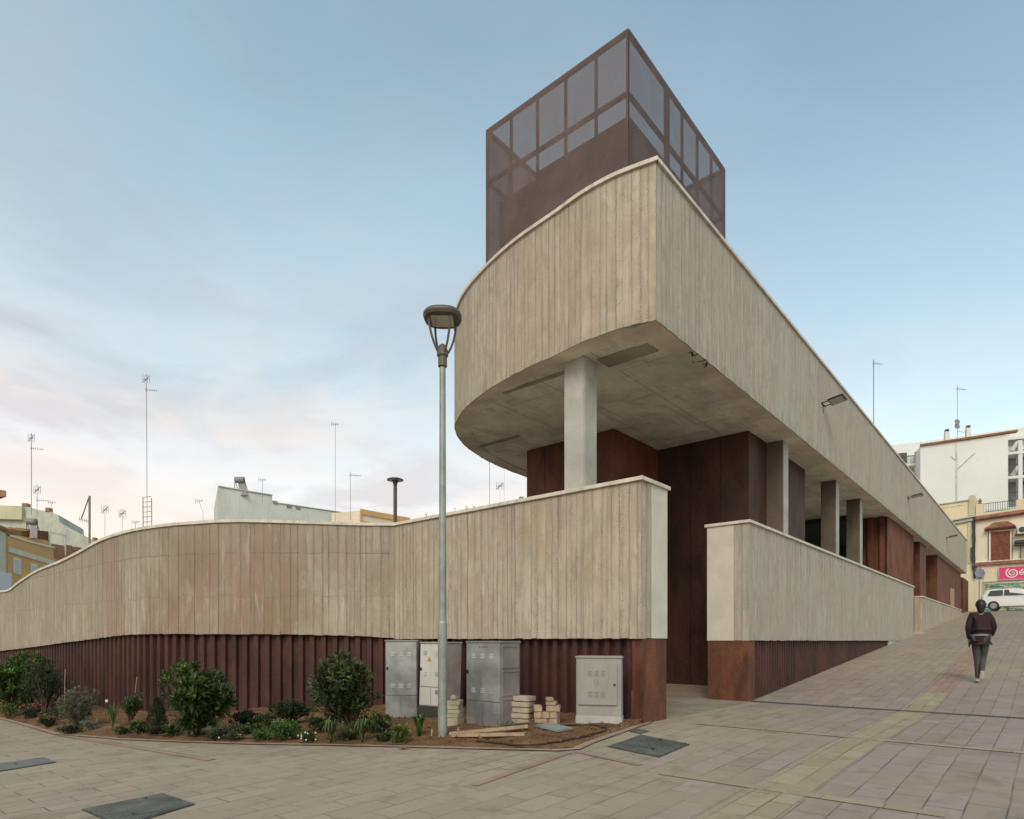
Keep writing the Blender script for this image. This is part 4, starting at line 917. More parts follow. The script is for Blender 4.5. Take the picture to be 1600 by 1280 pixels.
# ------------------------------------------------------------------ electric cabinets
def frame_fn(o, yaw, lean=0.0):
    cy, sy = math.cos(yaw), math.sin(yaw)
    def f(x, y, z): x2 = x + lean * z; return Vector((o.x + x2 * cy - y * sy, o.y + x2 * sy + y * cy, o.z + z))
    return f
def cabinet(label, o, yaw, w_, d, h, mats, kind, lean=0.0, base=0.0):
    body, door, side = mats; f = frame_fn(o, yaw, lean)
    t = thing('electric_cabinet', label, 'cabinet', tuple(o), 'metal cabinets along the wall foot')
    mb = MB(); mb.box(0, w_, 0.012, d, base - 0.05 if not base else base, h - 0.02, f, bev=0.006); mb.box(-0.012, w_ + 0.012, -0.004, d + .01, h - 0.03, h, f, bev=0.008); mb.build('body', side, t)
    if kind != 'cream':
        zs = base + (h - base) * 0.30
        mb = MB(); mb.box(0.01, w_ - 0.01, 0.0, 0.011, zs + .006, h - 0.035, f, bev=0.003); dr_ = mb.build('door', door, t)
        mb = MB(); mb.box(0.006, w_ / 2 - .003, 0.002, 0.011, base + .015, zs - .006, f, bev=0.003); mb.box(w_ / 2 + .003, w_ - 0.006, 0.002, 0.011, base + .015, zs - .006, f, bev=0.003); mb.build('lower_panel', body, t)
        for zz in ((0.80, 0.40) if kind != 'white' else (.80, .48)):
            for xx in (0.24, 0.5, 0.76):
                if kind == 'white' and xx == .5: continue
                mb = MB()
                for k in range(3): z_ = base + (h - base) * zz + k * 0.024; mb.box(w_ * xx - 0.034, w_ * xx + 0.034, -0.010, 0.0, z_, z_ + 0.011, f)
                mb.build('louvre', M['lv'], dr_)
        mb = MB(); mb.box(0.022, 0.048, -0.016, 0, h * .62, h * .66, f, bev=.004); mb.build('lock', M['black'], dr_)
        mb = MB(); mb.box(w_ - 0.14, w_ - 0.04, -0.003, 0.002, base + .19, base + .25, f); mb.build('data_plate', M['galv_side'], t)
        if kind == 'big':
            mb = MB()
            for z0, z1 in ((.06, .34), (.37, .66), (.69, .95)):
                for a_ in ((0.03, 0.05, z0, z1), (d - .05, d - .03, z0, z1)): mb.box(w_, w_ + .01, a_[0], a_[1], h * a_[2], h * a_[3], f)
                mb.box(w_, w_ + .01, .05, d - .05, h * z0, h * z0 + .02, f); mb.box(w_, w_ + .01, .05, d - .05, h * z1 - .02, h * z1, f)
            mb.build('side_ribs', M['galv_side'], t)
            mb = MB(); 
            for k in range(5): mb.box(w_ * (.40 + .05 * k), w_ * (.43 + .05 * k), -0.002, 0.0, h * .925, h * .925 + (.008 if k % 2 else .012), f)
            mb.build('worn_lettering', M['black'], dr_)
        if kind == 'white':
            c = f(w_ * .42, -0.003, h * .77); ux = f(1, 0, 0) - f(0, 0, 0); r_ = 0.042
            mb = MB(); uz = Vector((0, 0, 1)); mb.face([c - ux * r_ - uz * r_ * .8, c + ux * r_ - uz * r_ * .8, c + uz * r_]); mb.build('warning_triangle', mat_plain('warning_yellow', (0.62, 0.36, 0.04), .5), dr_, norm=False)
            n_ = (f(0, -1, 0) - f(0, 0, 0)) * 0.002
            mb = MB(); q_ = [(.006, .024), (-.012, -.004), (.002, -.002), (-.006, -.026), (.012, .004), (-.002, .002)]
            mb.face([c + n_ + ux * a_ + uz * (b_ - .004) for a_, b_ in q_]); mb.build('lightning_mark', M['black'], dr_, norm=False)
    else:
        mb = MB(); mb.box(0.03, w_ - .05, -0.014, 0.011, h * .30, h * .90, f, bev=0.006); dr_ = mb.build('door', door, t)
        for zz in (.72, .42):
            for xx in (.32, .46, .60):
                mb = MB()
                for k in range(4): mb.box(w_ * xx - .026, w_ * xx + .026, -0.022, -.014, h * zz + k * .020, h * zz + k * .020 + .009, f)
                mb.build('louvre', body, dr_)
        mb = MB(); c = f(w_ * .46, -.016, h * .62); ux = f(1, 0, 0) - f(0, 0, 0)
        for k in range(12): a_ = k * 6.283 / 12; a2 = a_ + .52; mb.tube([c + ux * (.030 * math.cos(a_)) + Vector((0, 0, .04 * math.sin(a_))), c + ux * (.030 * math.cos(a2)) + Vector((0, 0, .04 * math.sin(a2)))], .003, 4)
        for k in range(3): mb.tube([c + ux * -.018 + Vector((0, 0, -.015 + .015 * k)), c + ux * .018 + Vector((0, 0, -.015 + .015 * k))], .002, 4)
        mb.build('embossed_mark', body, dr_)
        mb = MB(); mb.box(w_ - .095, w_ - .07, -.026, -.014, h * .58, h * .61, f, bev=.003); mb.build('lock', M['black'], dr_)
        mb = MB(); mb.box(-.006, w_ + .006, -.004, d, -.06, .13, f, bev=.01); mb.build('plinth', M['conc'], t)
    return t
def cab_at(label, pxl, pyb, pytop, wd, dep, yaw, mats, kind, lean=0, lift=0.0):
    o = bed(pxl, pyb); o.z -= 0.03; h = (HY - pytop) / FPX * o.y + E - o.z
    return cabinet(label, o, yaw, wd, dep, h, mats, kind, lean, lift)
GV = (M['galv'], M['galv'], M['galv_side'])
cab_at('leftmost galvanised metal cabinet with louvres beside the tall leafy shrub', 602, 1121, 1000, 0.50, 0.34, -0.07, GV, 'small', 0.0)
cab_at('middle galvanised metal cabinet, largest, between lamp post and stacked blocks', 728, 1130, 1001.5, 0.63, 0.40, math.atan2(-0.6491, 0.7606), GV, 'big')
o = bed(654, 1120); h = (HY - 1003) / FPX * o.y + E - o.z
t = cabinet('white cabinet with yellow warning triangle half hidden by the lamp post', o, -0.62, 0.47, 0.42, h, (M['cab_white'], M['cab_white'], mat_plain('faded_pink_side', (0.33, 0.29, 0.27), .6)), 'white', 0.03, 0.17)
f = frame_fn(o, -0.62); mb = MB(); mb.box(-0.02, 0.5, -0.03, 0.44, -0.1, 0.168, f, bev=0.02); mb.build('mossy_plinth', M['moss'], t)
cab_at('cream grey cabinet with small door standing apart near the entrance corner', 900, 1130, 1025, 0.585, 0.26, -0.26, (M['cab_cream'],) * 3, 'cream')
# ------------------------------------------------------------------ paver block stacks, timber, hose, slab
def block(o, yaw, w_, d, h, label, group, mat):
    mb = MB(); f = frame_fn(o, yaw); mb.box(-w_ / 2, w_ / 2, -d / 2, d / 2, 0, h, f, bev=0.006); return tag(mb.build('paver_block', mat), label, 'paver block', group)
ordn = ['bottom', 'second', 'third', 'fourth', 'fifth', 'topmost']
o = bed(710, 1132); z = o.z - .03
for k, (dx, h, w_) in enumerate(((0, .13, .20), (.0, .055, .2), (.012, .055, .19), (-.01, .055, .2), (0.005, .055, .19))):
    block(Vector((o.x + dx, o.y, z)), -0.35 + k * .05, w_, .24, h, '%s grey block of the pile between lamp post and middle cabinet' % ordn[k], 'blocks stacked behind the lamp post', M['brickp']); z += h + .002
mb = MB(); mb.lathe(Vector((o.x - .01, o.y, z)), [(.03, 0), (.05, .02), (.045, .05), (.02, .07)], 7); tag(mb.build('rubble_lump', M['brickp']), 'lump of rubble on top of the blocks behind the lamp post', 'rubble')
o = bed(817, 1127); z = o.z - .03
for k, (dx, ya) in enumerate(((0, -.5), (-.008, -.42), (.006, -.52), (.0, -.45), (.01, -.6))):
    block(Vector((o.x + dx, o.y, z)), ya, .27, .19, .066, '%s pale block of the tall pile right of the middle cabinet' % ordn[k], 'pale blocks in the tall pile', M['brickp']); z += .076
o = bed(855, 1128); z = o.z - .03; k = 0
for dx, dz, w_, nm in ((-.06, 0, .17, 'lowest left'), (.09, 0, .12, 'lowest right'), (-.10, .085, .10, 'second layer left'), (0.0, .085, .10, 'second layer middle'), (.10, .085, .10, 'second layer right'), (-.125, .17, .10, 'third layer left'), (0.04, .17, .10, 'third layer middle'), (.12, .17, .10, 'third layer right'), (0.06, .255, .13, 'upper'), (.03, .305, .09, 'topmost')):
    ya = R_.uniform(-.4, .1); h = .08 if dz < .25 else .045
    block(Vector((o.x + dx, o.y + R_.uniform(-.01, .01), z + dz)), ya, w_, .16, h, '%s pinkish brick of the pile left of the cream cabinet' % nm, 'pinkish bricks in the low pile', M['brickp2'])
def plank(a, b, label, w_=.07, h=.035):
    d = (b - a); L_ = d.length; yaw = math.atan2(d.y, d.x); f0 = frame_fn(a, yaw); sl_ = d.z / L_
    f = lambda x, y, z_: f0(x, y, z_ + x * sl_)
    mb = MB(); mb.box(0, L_, -w_ / 2, w_ / 2, 0, h, f, bev=.003); return tag(mb.build('plank', M['wood']), label, 'plank')
plank(bed(702, 1149), bed(824, 1141) + Vector((0, 0, .03)), 'rear raised timber plank lying from lamp post towards the piles')
plank(bed(706, 1151.5), bed(820, 1149.5), 'front timber plank lying on soil by the lamp post')
for i, (a, b_, c, dd) in enumerate(((674, 1150, 675, 1139), (715, 1151, 716, 1137), (708, 1152, 710, 1143))):
    p = bed(a, b_); q = pix(c, dd, p.y); mb = MB(); mb.tube([p - Vector((0, 0, .05)), q], .010, 6); tag(mb.build('wooden_peg', M['wood']), ('short wooden peg left of the lamp post foot', 'taller wooden peg right of the lamp post foot', 'shortest leaning peg between lamp post and taller peg')[i], 'peg')
hp = [(806, 1134), (840, 1133.5), (880, 1135), (905, 1134), (930, 1134.5), (946, 1138), (945, 1143), (925, 1149), (900, 1155), (870, 1161), (840, 1165), (810, 1166), (770, 1162), (745, 1160)]
hc = catmull([tuple(bed(*q)) for q in hp], 5); mb = MB(); mb.tube([Vector(q) + Vector((0, 0, .012)) for q in hc], .011, 7); tag(mb.build('irrigation_hose', M['hose']), 'black plastic pipe looping over the bare soil', 'hose')
hc = catmull([tuple(bed(*q)) for q in ((205, 1151), (260, 1150), (330, 1153), (400, 1155))], 6); mb = MB(); mb.tube([Vector(q) + Vector((0, 0, .008)) for q in hc], .008, 6); tag(mb.build('irrigation_hose', M['hose']), 'thin dark drip line along the soil by the pointed conifer', 'hose')
mb = MB(); q = [bed(*c) for c in ((836, 1137), (862, 1133), (895, 1142), (872, 1146))]
V = [v + Vector((0, 0, .012)) for v in q] + [v + Vector((0, 0, .036)) for v in q]; mb.idx(V, [(0, 1, 2, 3), (4, 5, 6, 7), (0, 1, 5, 4), (1, 2, 6, 5), (2, 3, 7, 6), (3, 0, 4, 7)])
tag(mb.build('flat_slab', mat_plain('grey_slab', (.24, .25, .23), .8)), 'flat grey slab lying on the soil inside the pipe loop', 'slab')
mb = MB(); q = [bed(*c_) for c_ in ((730, 1143), (790, 1134), (835, 1133), (840, 1135), (800, 1140), (755, 1147))]
# dry leaf on the paving
p = gp(630, 1171.5); mb = MB(); rr = random.Random(3)
for k in range(7): a = k * .9; leaf(mb, p + Vector((0, 0, .008)), Vector((math.cos(a), math.sin(a) * .7, .25)), .07, .04, Vector((0, 0, 1)), rr.random())
tag(mb.build('dry_leaf', mat_plain('dry_leaf_brown', (.20, .11, .05), .8), norm=False), 'crumpled brown dry leaf on the pavement before the planting bed', 'leaf')
# ------------------------------------------------------------------ covers in the paving
def cover(label, corners, mat, style, nx=14, ny=9, holes=((.2, .5), (.8, .5))):
    t = thing('manhole_cover', label, 'manhole cover', tuple(sum((gp(*c) for c in corners), Vector()) / 4)); q = [gp(*c) for c in corners]
    def f(u, v, z): a = q[0].lerp(q[1], u); b = q[3].lerp(q[2], u); r = a.lerp(b, v); return Vector((r.x, r.y, gz(r.x, r.y) + E + z))
    mb = MB(); mb.box(-.02, 1.02, -.02, 1.02, .001, .008, f); mb.build('cover_frame', M['iron'], t)
    mb = MB(); mb.box(.0, 1, .0, 1, .0085, .013, f); pl = mb.build('plate', mat, t)
    mb = MB()
    if style == 'lug':
        for i in range(nx):
            for j in range(ny):
                u, v = (i + .5) / nx, (j + .5) / ny; a, b = (.36 / nx, .13 / ny) if (i + j) % 2 else (.13 / nx, .36 / ny)
                mb.box(u - a, u + a, v - b, v + b, .013, .019, f)
    elif style == 'rib':
        for j in range(ny): v = (j + .5) / ny; mb.box(.02, .98, v - .27 / ny, v + .27 / ny, .013, .018, f)
    mb.build('tread', M['iron_lt'], pl)
    mb = MB()
    for u, v in holes: mb.box(u - .03, u + .03, v - .02, v + .02, .0185, .0205, f)
    mb.build('lift_slot', M['black'], pl)
cover('lozenge patterned iron cover in the paving near the entrance', [(951.6, 1167.5), (1029.4, 1183.4), (1075, 1163.8), (1002, 1149.7)], M['iron_lt'], 'lug', 15, 15, ((.72, .28), (.5, .88)))
cover('long ribbed grey cover at the bottom edge of the picture', [(131, 1266), (190, 1292), (302, 1258), (254, 1242)], M['iron_lt'], 'rib', 4, 24, ((.12, .72), (.76, .28)))
cover('grey rectangular cover cut by the left edge of the picture', [(-60, 1203), (0, 1206), (86, 1192), (66, 1185)], M['iron_lt'], 'flat', 4, 4, ((.5, .5),))
cover('small round worn iron lid beside the lozenge patterned cover', [(983, 1143), (1000, 1147.5), (1013, 1143.5), (997, 1140)], M['iron_lt'], 'flat', 4, 4, ((.5, .5),))
# ------------------------------------------------------------------ floodlights
for i, (s_, zz) in enumerate(((8.38, 5.66), (20.4, 5.50), (32.4, 5.46))):
    lb_ = ('nearest small black floodlight on the long concrete parapet', 'middle black floodlight on the long concrete parapet', 'farthest black floodlight on the long parapet near the street end')[i]
    t = thing('floodlight', lb_, 'floodlight', tuple(P(s_, 0, zz)), 'floodlights on the parapet')
    mb = MB(); mb.box(s_ - .05, s_ + .30, -.30, -.018, zz - .01, zz + .02, P) if False else None
    mb = MB(); mb.tube([P(s_, -.01, zz), P(s_ + .02, -.16, zz + .02)], .012, 6); mb.tube([P(s_ + .30, -.01, zz), P(s_ + .28, -.16, zz + .02)], .012, 6); mb.tube([P(s_, -.012, zz), P(s_ + .30, -.012, zz)], .012, 6); mb.tube([P(s_ + .14, -.01, zz), P(s_ + .10, -.02, zz - .12), P(s_ + .14, -.02, zz - .2)], .006, 5); mb.build('bracket', M['black'], t)
    f = lambda a_, b_, c_, s_=s_, zz=zz: P(s_ - .08 + a_, -.15 - b_ * .98, zz + c_ + b_ * .16)
    mb = MB(); mb.box(0, .46, 0, .34, 0, .035, f, bev=.008); h_ = mb.build('lamp_body', M['black'], t)
    mb = MB(); mb.box(.03, .43, .03, .31, -.004, .0, f); mb.build('lens', mat_plain('flood_lens', (.40, .39, .35), .3) if i == 0 else bpy.data.materials['flood_lens'], h_)
# ------------------------------------------------------------------ helper for far facades
class Fac:
    def __init__(f, A, d):                                            # A: a plan point, d: plan direction to the right
        f.A = Vector(A); f.d = Vector(d).normalized(); f.n = Vector((f.d.y, -f.d.x))      # n faces the camera
        if f.n.dot(-f.A) < 0: f.n = -f.n
    def u(f, px): k = (px - CX) / FPX; return (k * f.A.y - f.A.x) / (f.d.x - k * f.d.y)
    def uz(f, px, py): u = f.u(px); return u, (HY - py) / FPX * (f.A.y + f.d.y * u)
    def __call__(f, u, o, z): p = f.A + f.d * u + f.n * o; return Vector((p.x, p.y, z + E))
    def rect(f, mb, x0, x1, y0, y1, o0=0.0, o1=0.05, **k):             # box from picture-measured edges
        u0, u1 = f.u(x0), f.u(x1); um = (u0 + u1) / 2; Y = f.A.y + f.d.y * um
        za, zb = (HY - y1) / FPX * Y, (HY - y0) / FPX * Y; mb.box(min(u0, u1), max(u0, u1), o0, o1, za, zb, f, **k)
    def outline(f, mb, pts, depth, zb, dv=None, tone=.5):               # prism: roofline points -> solid with real depth
        dv = Vector(dv) if dv else -f.n * depth
        T = [f(*((lambda q: (q[0], 0, q[1]))(f.uz(*p)))) for p in pts]; Bt = [Vector((t.x, t.y, zb + E)) for t in T]
        n = len(T); off = Vector((dv.x, dv.y, 0)); V = T + Bt + [t + off for t in T] + [b + off for b in Bt]
        F = [tuple(range(n)) + tuple(range(2 * n - 1, n - 1, -1)), tuple(range(2 * n, 3 * n)) + tuple(range(4 * n - 1, 3 * n - 1, -1))]
        for i in range(n - 1): F.append((i, i + 1, 2 * n + i + 1, 2 * n + i))
        F += [(0, n, 3 * n, 2 * n), (n - 1, 2 * n - 1, 4 * n - 1, 3 * n - 1)]
        mb.idx(V, F, tone)
MP = mat_plain
M['ochre'] = MP('ochre_render', (.56, .36, .15), .9, var=.12, scale=.6, dirt=.2, streak=True)
M['whitew'] = MP('white_render', (.60, .62, .58), .9, var=.12, scale=.5, dirt=.35, streak=True)
M['whiteb'] = MP('white_block_render', (.66, .68, .66), .9, var=.06, scale=.2, dirt=.10)
M['greyw'] = MP('grey_stained_render', (.44, .46, .41), .9, var=.25, scale=.5, dirt=.5, streak=True)
M['cream'] = MP('cream_render', (.66, .58, .39), .9, var=.1, scale=.5, dirt=.25, streak=True)
M['cream2'] = MP('pale_cream_render', (.68, .61, .47), .9, var=.08, scale=.5, dirt=.15)
M['creamg'] = MP('green_cream_render', (.50, .48, .33), .9, var=.15, scale=.5, dirt=.3)
M['mint'] = MP('mint_render', (.50, .55, .46), .9, var=.08, dirt=.1)
M['paleblue'] = MP('pale_blue_panel', (.52, .58, .62), .7, var=.05, dirt=.1)
M['tile'] = MP('terracotta', (.30, .14, .09), .9, var=.4, scale=3, dirt=.5)
M['trim'] = MP('white_trim', (.62, .61, .56), .8, var=.06, dirt=.2)
M['shade'] = MP('brown_awning', (.15, .055, .035), .9, var=.2)
M['shut'] = MP('brown_shutter', (.22, .065, .028), .7, var=.5, scale=6, dirt=.4)
M['bluegl'] = MP('blue_grey_blind', (.36, .42, .48), .5, var=.1)
M['magenta'] = MP('magenta_sign', (.62, .045, .16), .5, var=.05, dirt=.05)
M['signw'] = MP('sign_white', (.80, .78, .76), .5, var=.02, dirt=.02)
M['railm'] = MP('iron_rail', (.05, .06, .06), .6, .3)
M['brown'] = MP('brick_brown', (.30, .17, .09), .9, var=.2)
# ---- ochre terraced house, left
t = thing('ochre_house', 'ochre yellow house with wavy parapet and rooftop terrace at the left edge', 'house', (-36, 46, 0))
F1 = Fac(((14 - CX) / FPX * 44, 44), (.305, -.952)); F1 = Fac(((14 - CX) / FPX * 44, 44), (-.305, .952)); 
mb = MB(); F1.outline(mb, [(13, 837), (40, 846), (60, 851), (68, 853.5), (76, 855), (84, 857), (92, 863), (100, 868), (112, 871), (135, 874)], 5, -4, (-6.5, -2.1)); mb.build('wall', M['ochre'], t)
mb = MB()
pp = [(13, 855), (40, 863.5), (70, 873), (97, 881.5), (120, 888)]
for a, b in zip(pp[:-1], pp[1:]):
    (ua, za), (ub, zb_) = F1.uz(*a), F1.uz(*b)
    mb.idx([F1(ua, .0, za), F1(ua, .0, za - .35), F1(ub, .0, zb_ - .35), F1(ub, 0, zb_), F1(ua, .18, za), F1(ua, .1, za - .35), F1(ub, .1, zb_ - .35), F1(ub, .18, zb_)], [(4, 5, 6, 7), (0, 4, 7, 3), (1, 2, 6, 5), (0, 1, 5, 4), (3, 7, 6, 2)])
pp = [(13, 834.5), (40, 843.5), (60, 848.5), (68, 851), (76, 852.5), (84, 854.5), (92, 860.5), (100, 865.5), (112, 868.5), (135, 871.5)]
for a, b in zip(pp[:-1], pp[1:]):
    (ua, za), (ub, zb_) = F1.uz(*a), F1.uz(*b)
    mb.idx([F1(ua, -.2, za), F1(ua, -.2, za - .14), F1(ub, -.2, zb_ - .14), F1(ub, -.2, zb_), F1(ua, .08, za), F1(ua, .08, za - .14), F1(ub, .08, zb_ - .14), F1(ub, .08, zb_)], [(4, 5, 6, 7), (0, 4, 7, 3), (1, 2, 6, 5), (0, 1, 2, 3)])
mb.build('cornice', M['trim'], t)
for x0, x1, y0, y1 in ((20, 31, 872, 897), (47, 57, 881, 902), (68, 76, 884, 900)):
    mb = MB(); F1.rect(mb, x0, x1, y0, y1, 0, .06); wo = mb.build('window', M['trim'], t)
    mb = MB(); F1.rect(mb, x0 + 1.6, x1 - 1.8, y0 + 3, y1 - 2, .06, .075); mb.build('blind', M['bluegl'], wo)
# terrace volume behind the parapet
F2 = Fac(((14 - CX) / FPX * 48, 48), (-.305 + .5, .952)); 
mb = MB(); F2.outline(mb, [(13, 823), (40, 828), (60, 836), (78, 843)], 4, 2, (-5, 3)); mb.build('terrace_wall', M['ochre'], t)
mb = MB(); F2.outline(mb, [(17, 826), (30, 829), (45, 830), (76, 830.5)], 3, F2.uz(45, 840)[1], (-1.2, -1.6)); mb.build('awning', M['shade'], t)
mb = MB()
for x in (76.5, 100.5): F2.rect(mb, x, x + 1.6, 831 if x < 80 else 836, 868, 0, .08)
(ua, za), (ub, zb_) = F2.uz(76.5, 831), F2.uz(102, 837); mb.tube([F2(ua, .04, za), F2(ub, .04, zb_)], .05, 6); mb.build('terrace_frame', M['trim'], t)
mb = MB(); F2.rect(mb, 78.2, 100.4, 851, 872, -.1, .02); mb.build('terrace_side', M['brown'], t)
for a_ in ((102.5, 113, 852, 869), (116, 128, 855, 869)):
    mb = MB(); F2.rect(mb, *a_, -.2, 0); mb.build('terrace_opening', M['brown'], t)
# ---- neighbours at the very left
t = thing('mint_house', 'pale mint house sliver with drainpipe cut by the left edge', 'house', (-38, 42, 0))
F3 = Fac(((0 - CX) / FPX * 43, 43), (-.305, .952)); mb = MB(); F3.outline(mb, [(-70, 803), (0, 829), (12.5, 835)], 4, -4, (-6, -2)); mb.build('wall', M['mint'], t)
mb = MB(); F3.rect(mb, 10, 12.2, 854, 897, 0, .12); mb.build('drainpipe', M['frame'], t)
mb = MB(); pp = [(-70, 800), (0, 825), (16, 832)]
for a, b in zip(pp[:-1], pp[1:]):
    (ua, za), (ub, zb_) = F3.uz(*a), F3.uz(*b); mb.tube([F3(ua, .1, za), F3(ub, .1, zb_)], .16, 6)
mb.build('roof_edge', M['tile'], t)
t = tag((lambda: (lambda mb: (Fac(((0 - CX) / FPX * 36, 36), (1, .05)).rect(mb, -60, 18, 895.5, 945, 0, 1.5), mb.build('pale_blue_hut', M['paleblue']))[1])(MB()))(), 'pale blue plain box wall just above the coping at the left edge', 'hut')
mb = MB(); FE = Fac(((0 - CX) / FPX * 30, 30), (1, .3)); FE.outline(mb, [(-60, 754), (-2, 765), (10, 767)], 2, FE.uz(0, 776)[1], (-3, 2)); t = thing('corner_house', 'dark tip of a tiled roof eave poking in at the left edge', 'house', (-26, 31, 0)); mb.build('roof_eave', M['brown'], t)
mb = MB(); FE.rect(mb, -420, -190, 776, 1040, -3, -.4); mb.build('wall', M['mint'], t)
# ---- grey stepped party wall building behind
t = thing('stepped_building', 'weathered grey white building with curved stepped roofline behind the ochre house', 'building', (-44, 62, 0))
F4 = Fac(((0 - CX) / FPX * 62, 62), (1, .12)); mb = MB()
F4.outline(mb, [(-60, 789), (0, 789.7), (37, 791), (38, 790), (60, 797), (78, 799), (92, 805), (93, 816), (109, 825.6), (131, 836.6), (150, 846), (175, 862)], 6, -4, (-3, 8)); mb.build('wall', M['greyw'], t)
mb = MB(); F4.rect(mb, -60, 38, 792, 812, 0, .4); mb.build('penthouse', M['creamg'], t)
for a_ in ((35, 43, 786.5, 791), (71.5, 78, 793.5, 799.5), (145, 149, 840, 846)):
    mb = MB(); F4.rect(mb, *a_, -.5, .1); mb.build('chimney', M['brown'], t)
# ---- long white building in the middle
t = thing('white_building', 'long weathered white building with tank on its higher left end', 'building', (-22, 50, 0))
F5 = Fac(((341 - CX) / FPX * 50, 50), (.6491, .7606)); mb = MB()
F5.outline(mb, [(340.5, 760.5), (425, 774.5), (425.5, 785.5), (530, 801), (545, 803)], 6, -3, (-4.2, 8.2)); mb.build('wall', M['whitew'], t)
for a_ in ((448, 455, 788, 794), (462, 469, 790, 796), (427, 434, 783, 788)):
    mb = MB(); F5.rect(mb, *a_, -.6, .05); mb.build('chimney', M['galv_side'], t)
mb = MB(); (ua, za), (ub, zb_) = F5.uz(341, 760), F5.uz(425, 774); mb.tube([F5(ua, .02, za), F5(ub, .02, zb_)], .07, 5); (ua, za), (ub, zb_) = F5.uz(426, 785), F5.uz(535, 801); mb.tube([F5(ua, .02, za), F5(ub, .02, zb_)], .06, 5); mb.build('roof_edge', M['greyw'], t)
t = thing('trimmed_building', 'low white building with ochre yellow roof trim behind the disc topped lamp', 'building', (-14, 52, 0))
F6 = Fac(((562 - CX) / FPX * 52, 52), (.6491, .7606)); mb = MB()
F6.outline(mb, [(562, 798), (640, 813), (760, 836)], 6, -3, (-2.6, 1.0)); mb.build('wall', M['cream2'], t)
mb = MB()
for y0, y1, w_ in ((799.5, 813.5, .22), (815.5, 829, .12)):
    (ua, za), (ub, zb_) = F6.uz(562.5, y0), F6.uz(640, y1); mb.idx([F6(ua, 0, za + w_), F6(ua, 0, za - w_), F6(ub, 0, zb_ - w_), F6(ub, 0, zb_ + w_), F6(ua, .1, za + w_), F6(ua, .1, za - w_), F6(ub, .1, zb_ - w_), F6(ub, .1, zb_ + w_)], [(4, 5, 6, 7), (0, 4, 7, 3), (1, 2, 6, 5), (0, 1, 5, 4), (2, 3, 7, 6)])
F6.rect(mb, 562.2, 564.5, 799, 822, 0, .12); mb.build('ochre_trim', M['ochre'], t)
t = thing('distant_roof', 'pale flat roof with a small chimney beside the steel clad wall', 'roof', (0, 60, 0))
F7 = Fac((-3, 60), (1, .1))
for a_ in ((762, 768, 789, 800), (769.5, 775, 791, 800)):
    mb = MB(); F7.rect(mb, *a_, -1, 0); mb.build('chimney', M['greyw'], t)
mb = MB(); F7.rect(mb, 802, 840, 781, 1000, -3, 0); F7.rect(mb, 740, 802, 799, 1000, -3, 0); mb.build('wall', M['cream2'], t)
mb = MB(); F7.rect(mb, 812, 818, 776, 782, -1, 0); mb.build('roof_unit', M['galv_side'], t)
# ---- rooftop shoots showing above the coping
for i, (x, y, h_) in enumerate(((666, 812, 8), (677, 811, 7), (711, 805, 11), (729, 802, 12), (741, 799, 8))):
    p = pix(x, y + 2, 13.5); mb = MB(); rr = random.Random(50 + i); top = pix(x, y - h_, 13.5)
    mb.tube([p - Vector((0, 0, .4)), p, top], .005, 5)
    for k in range(9): q = p.lerp(top, rr.random()); leaf(mb, q, rdir(rr), .055, .022, Vector((0, 0, 1)), rr.random(), 1)
    lb_ = ('leftmost tiny shoot above the coping, left of the lamp pole', 'second tiny shoot above the coping, touching the lamp pole', 'leafiest small shoot just right of the lamp pole above the coping', 'tallest small shoot above the coping right of the lamp pole', 'rightmost thin shoot above the sloping coping')[i]
    tag(mb.build('plant_shoot', [M['bark'], LF['dark']], norm=False), lb_, 'plant', 'shoots above the coping')
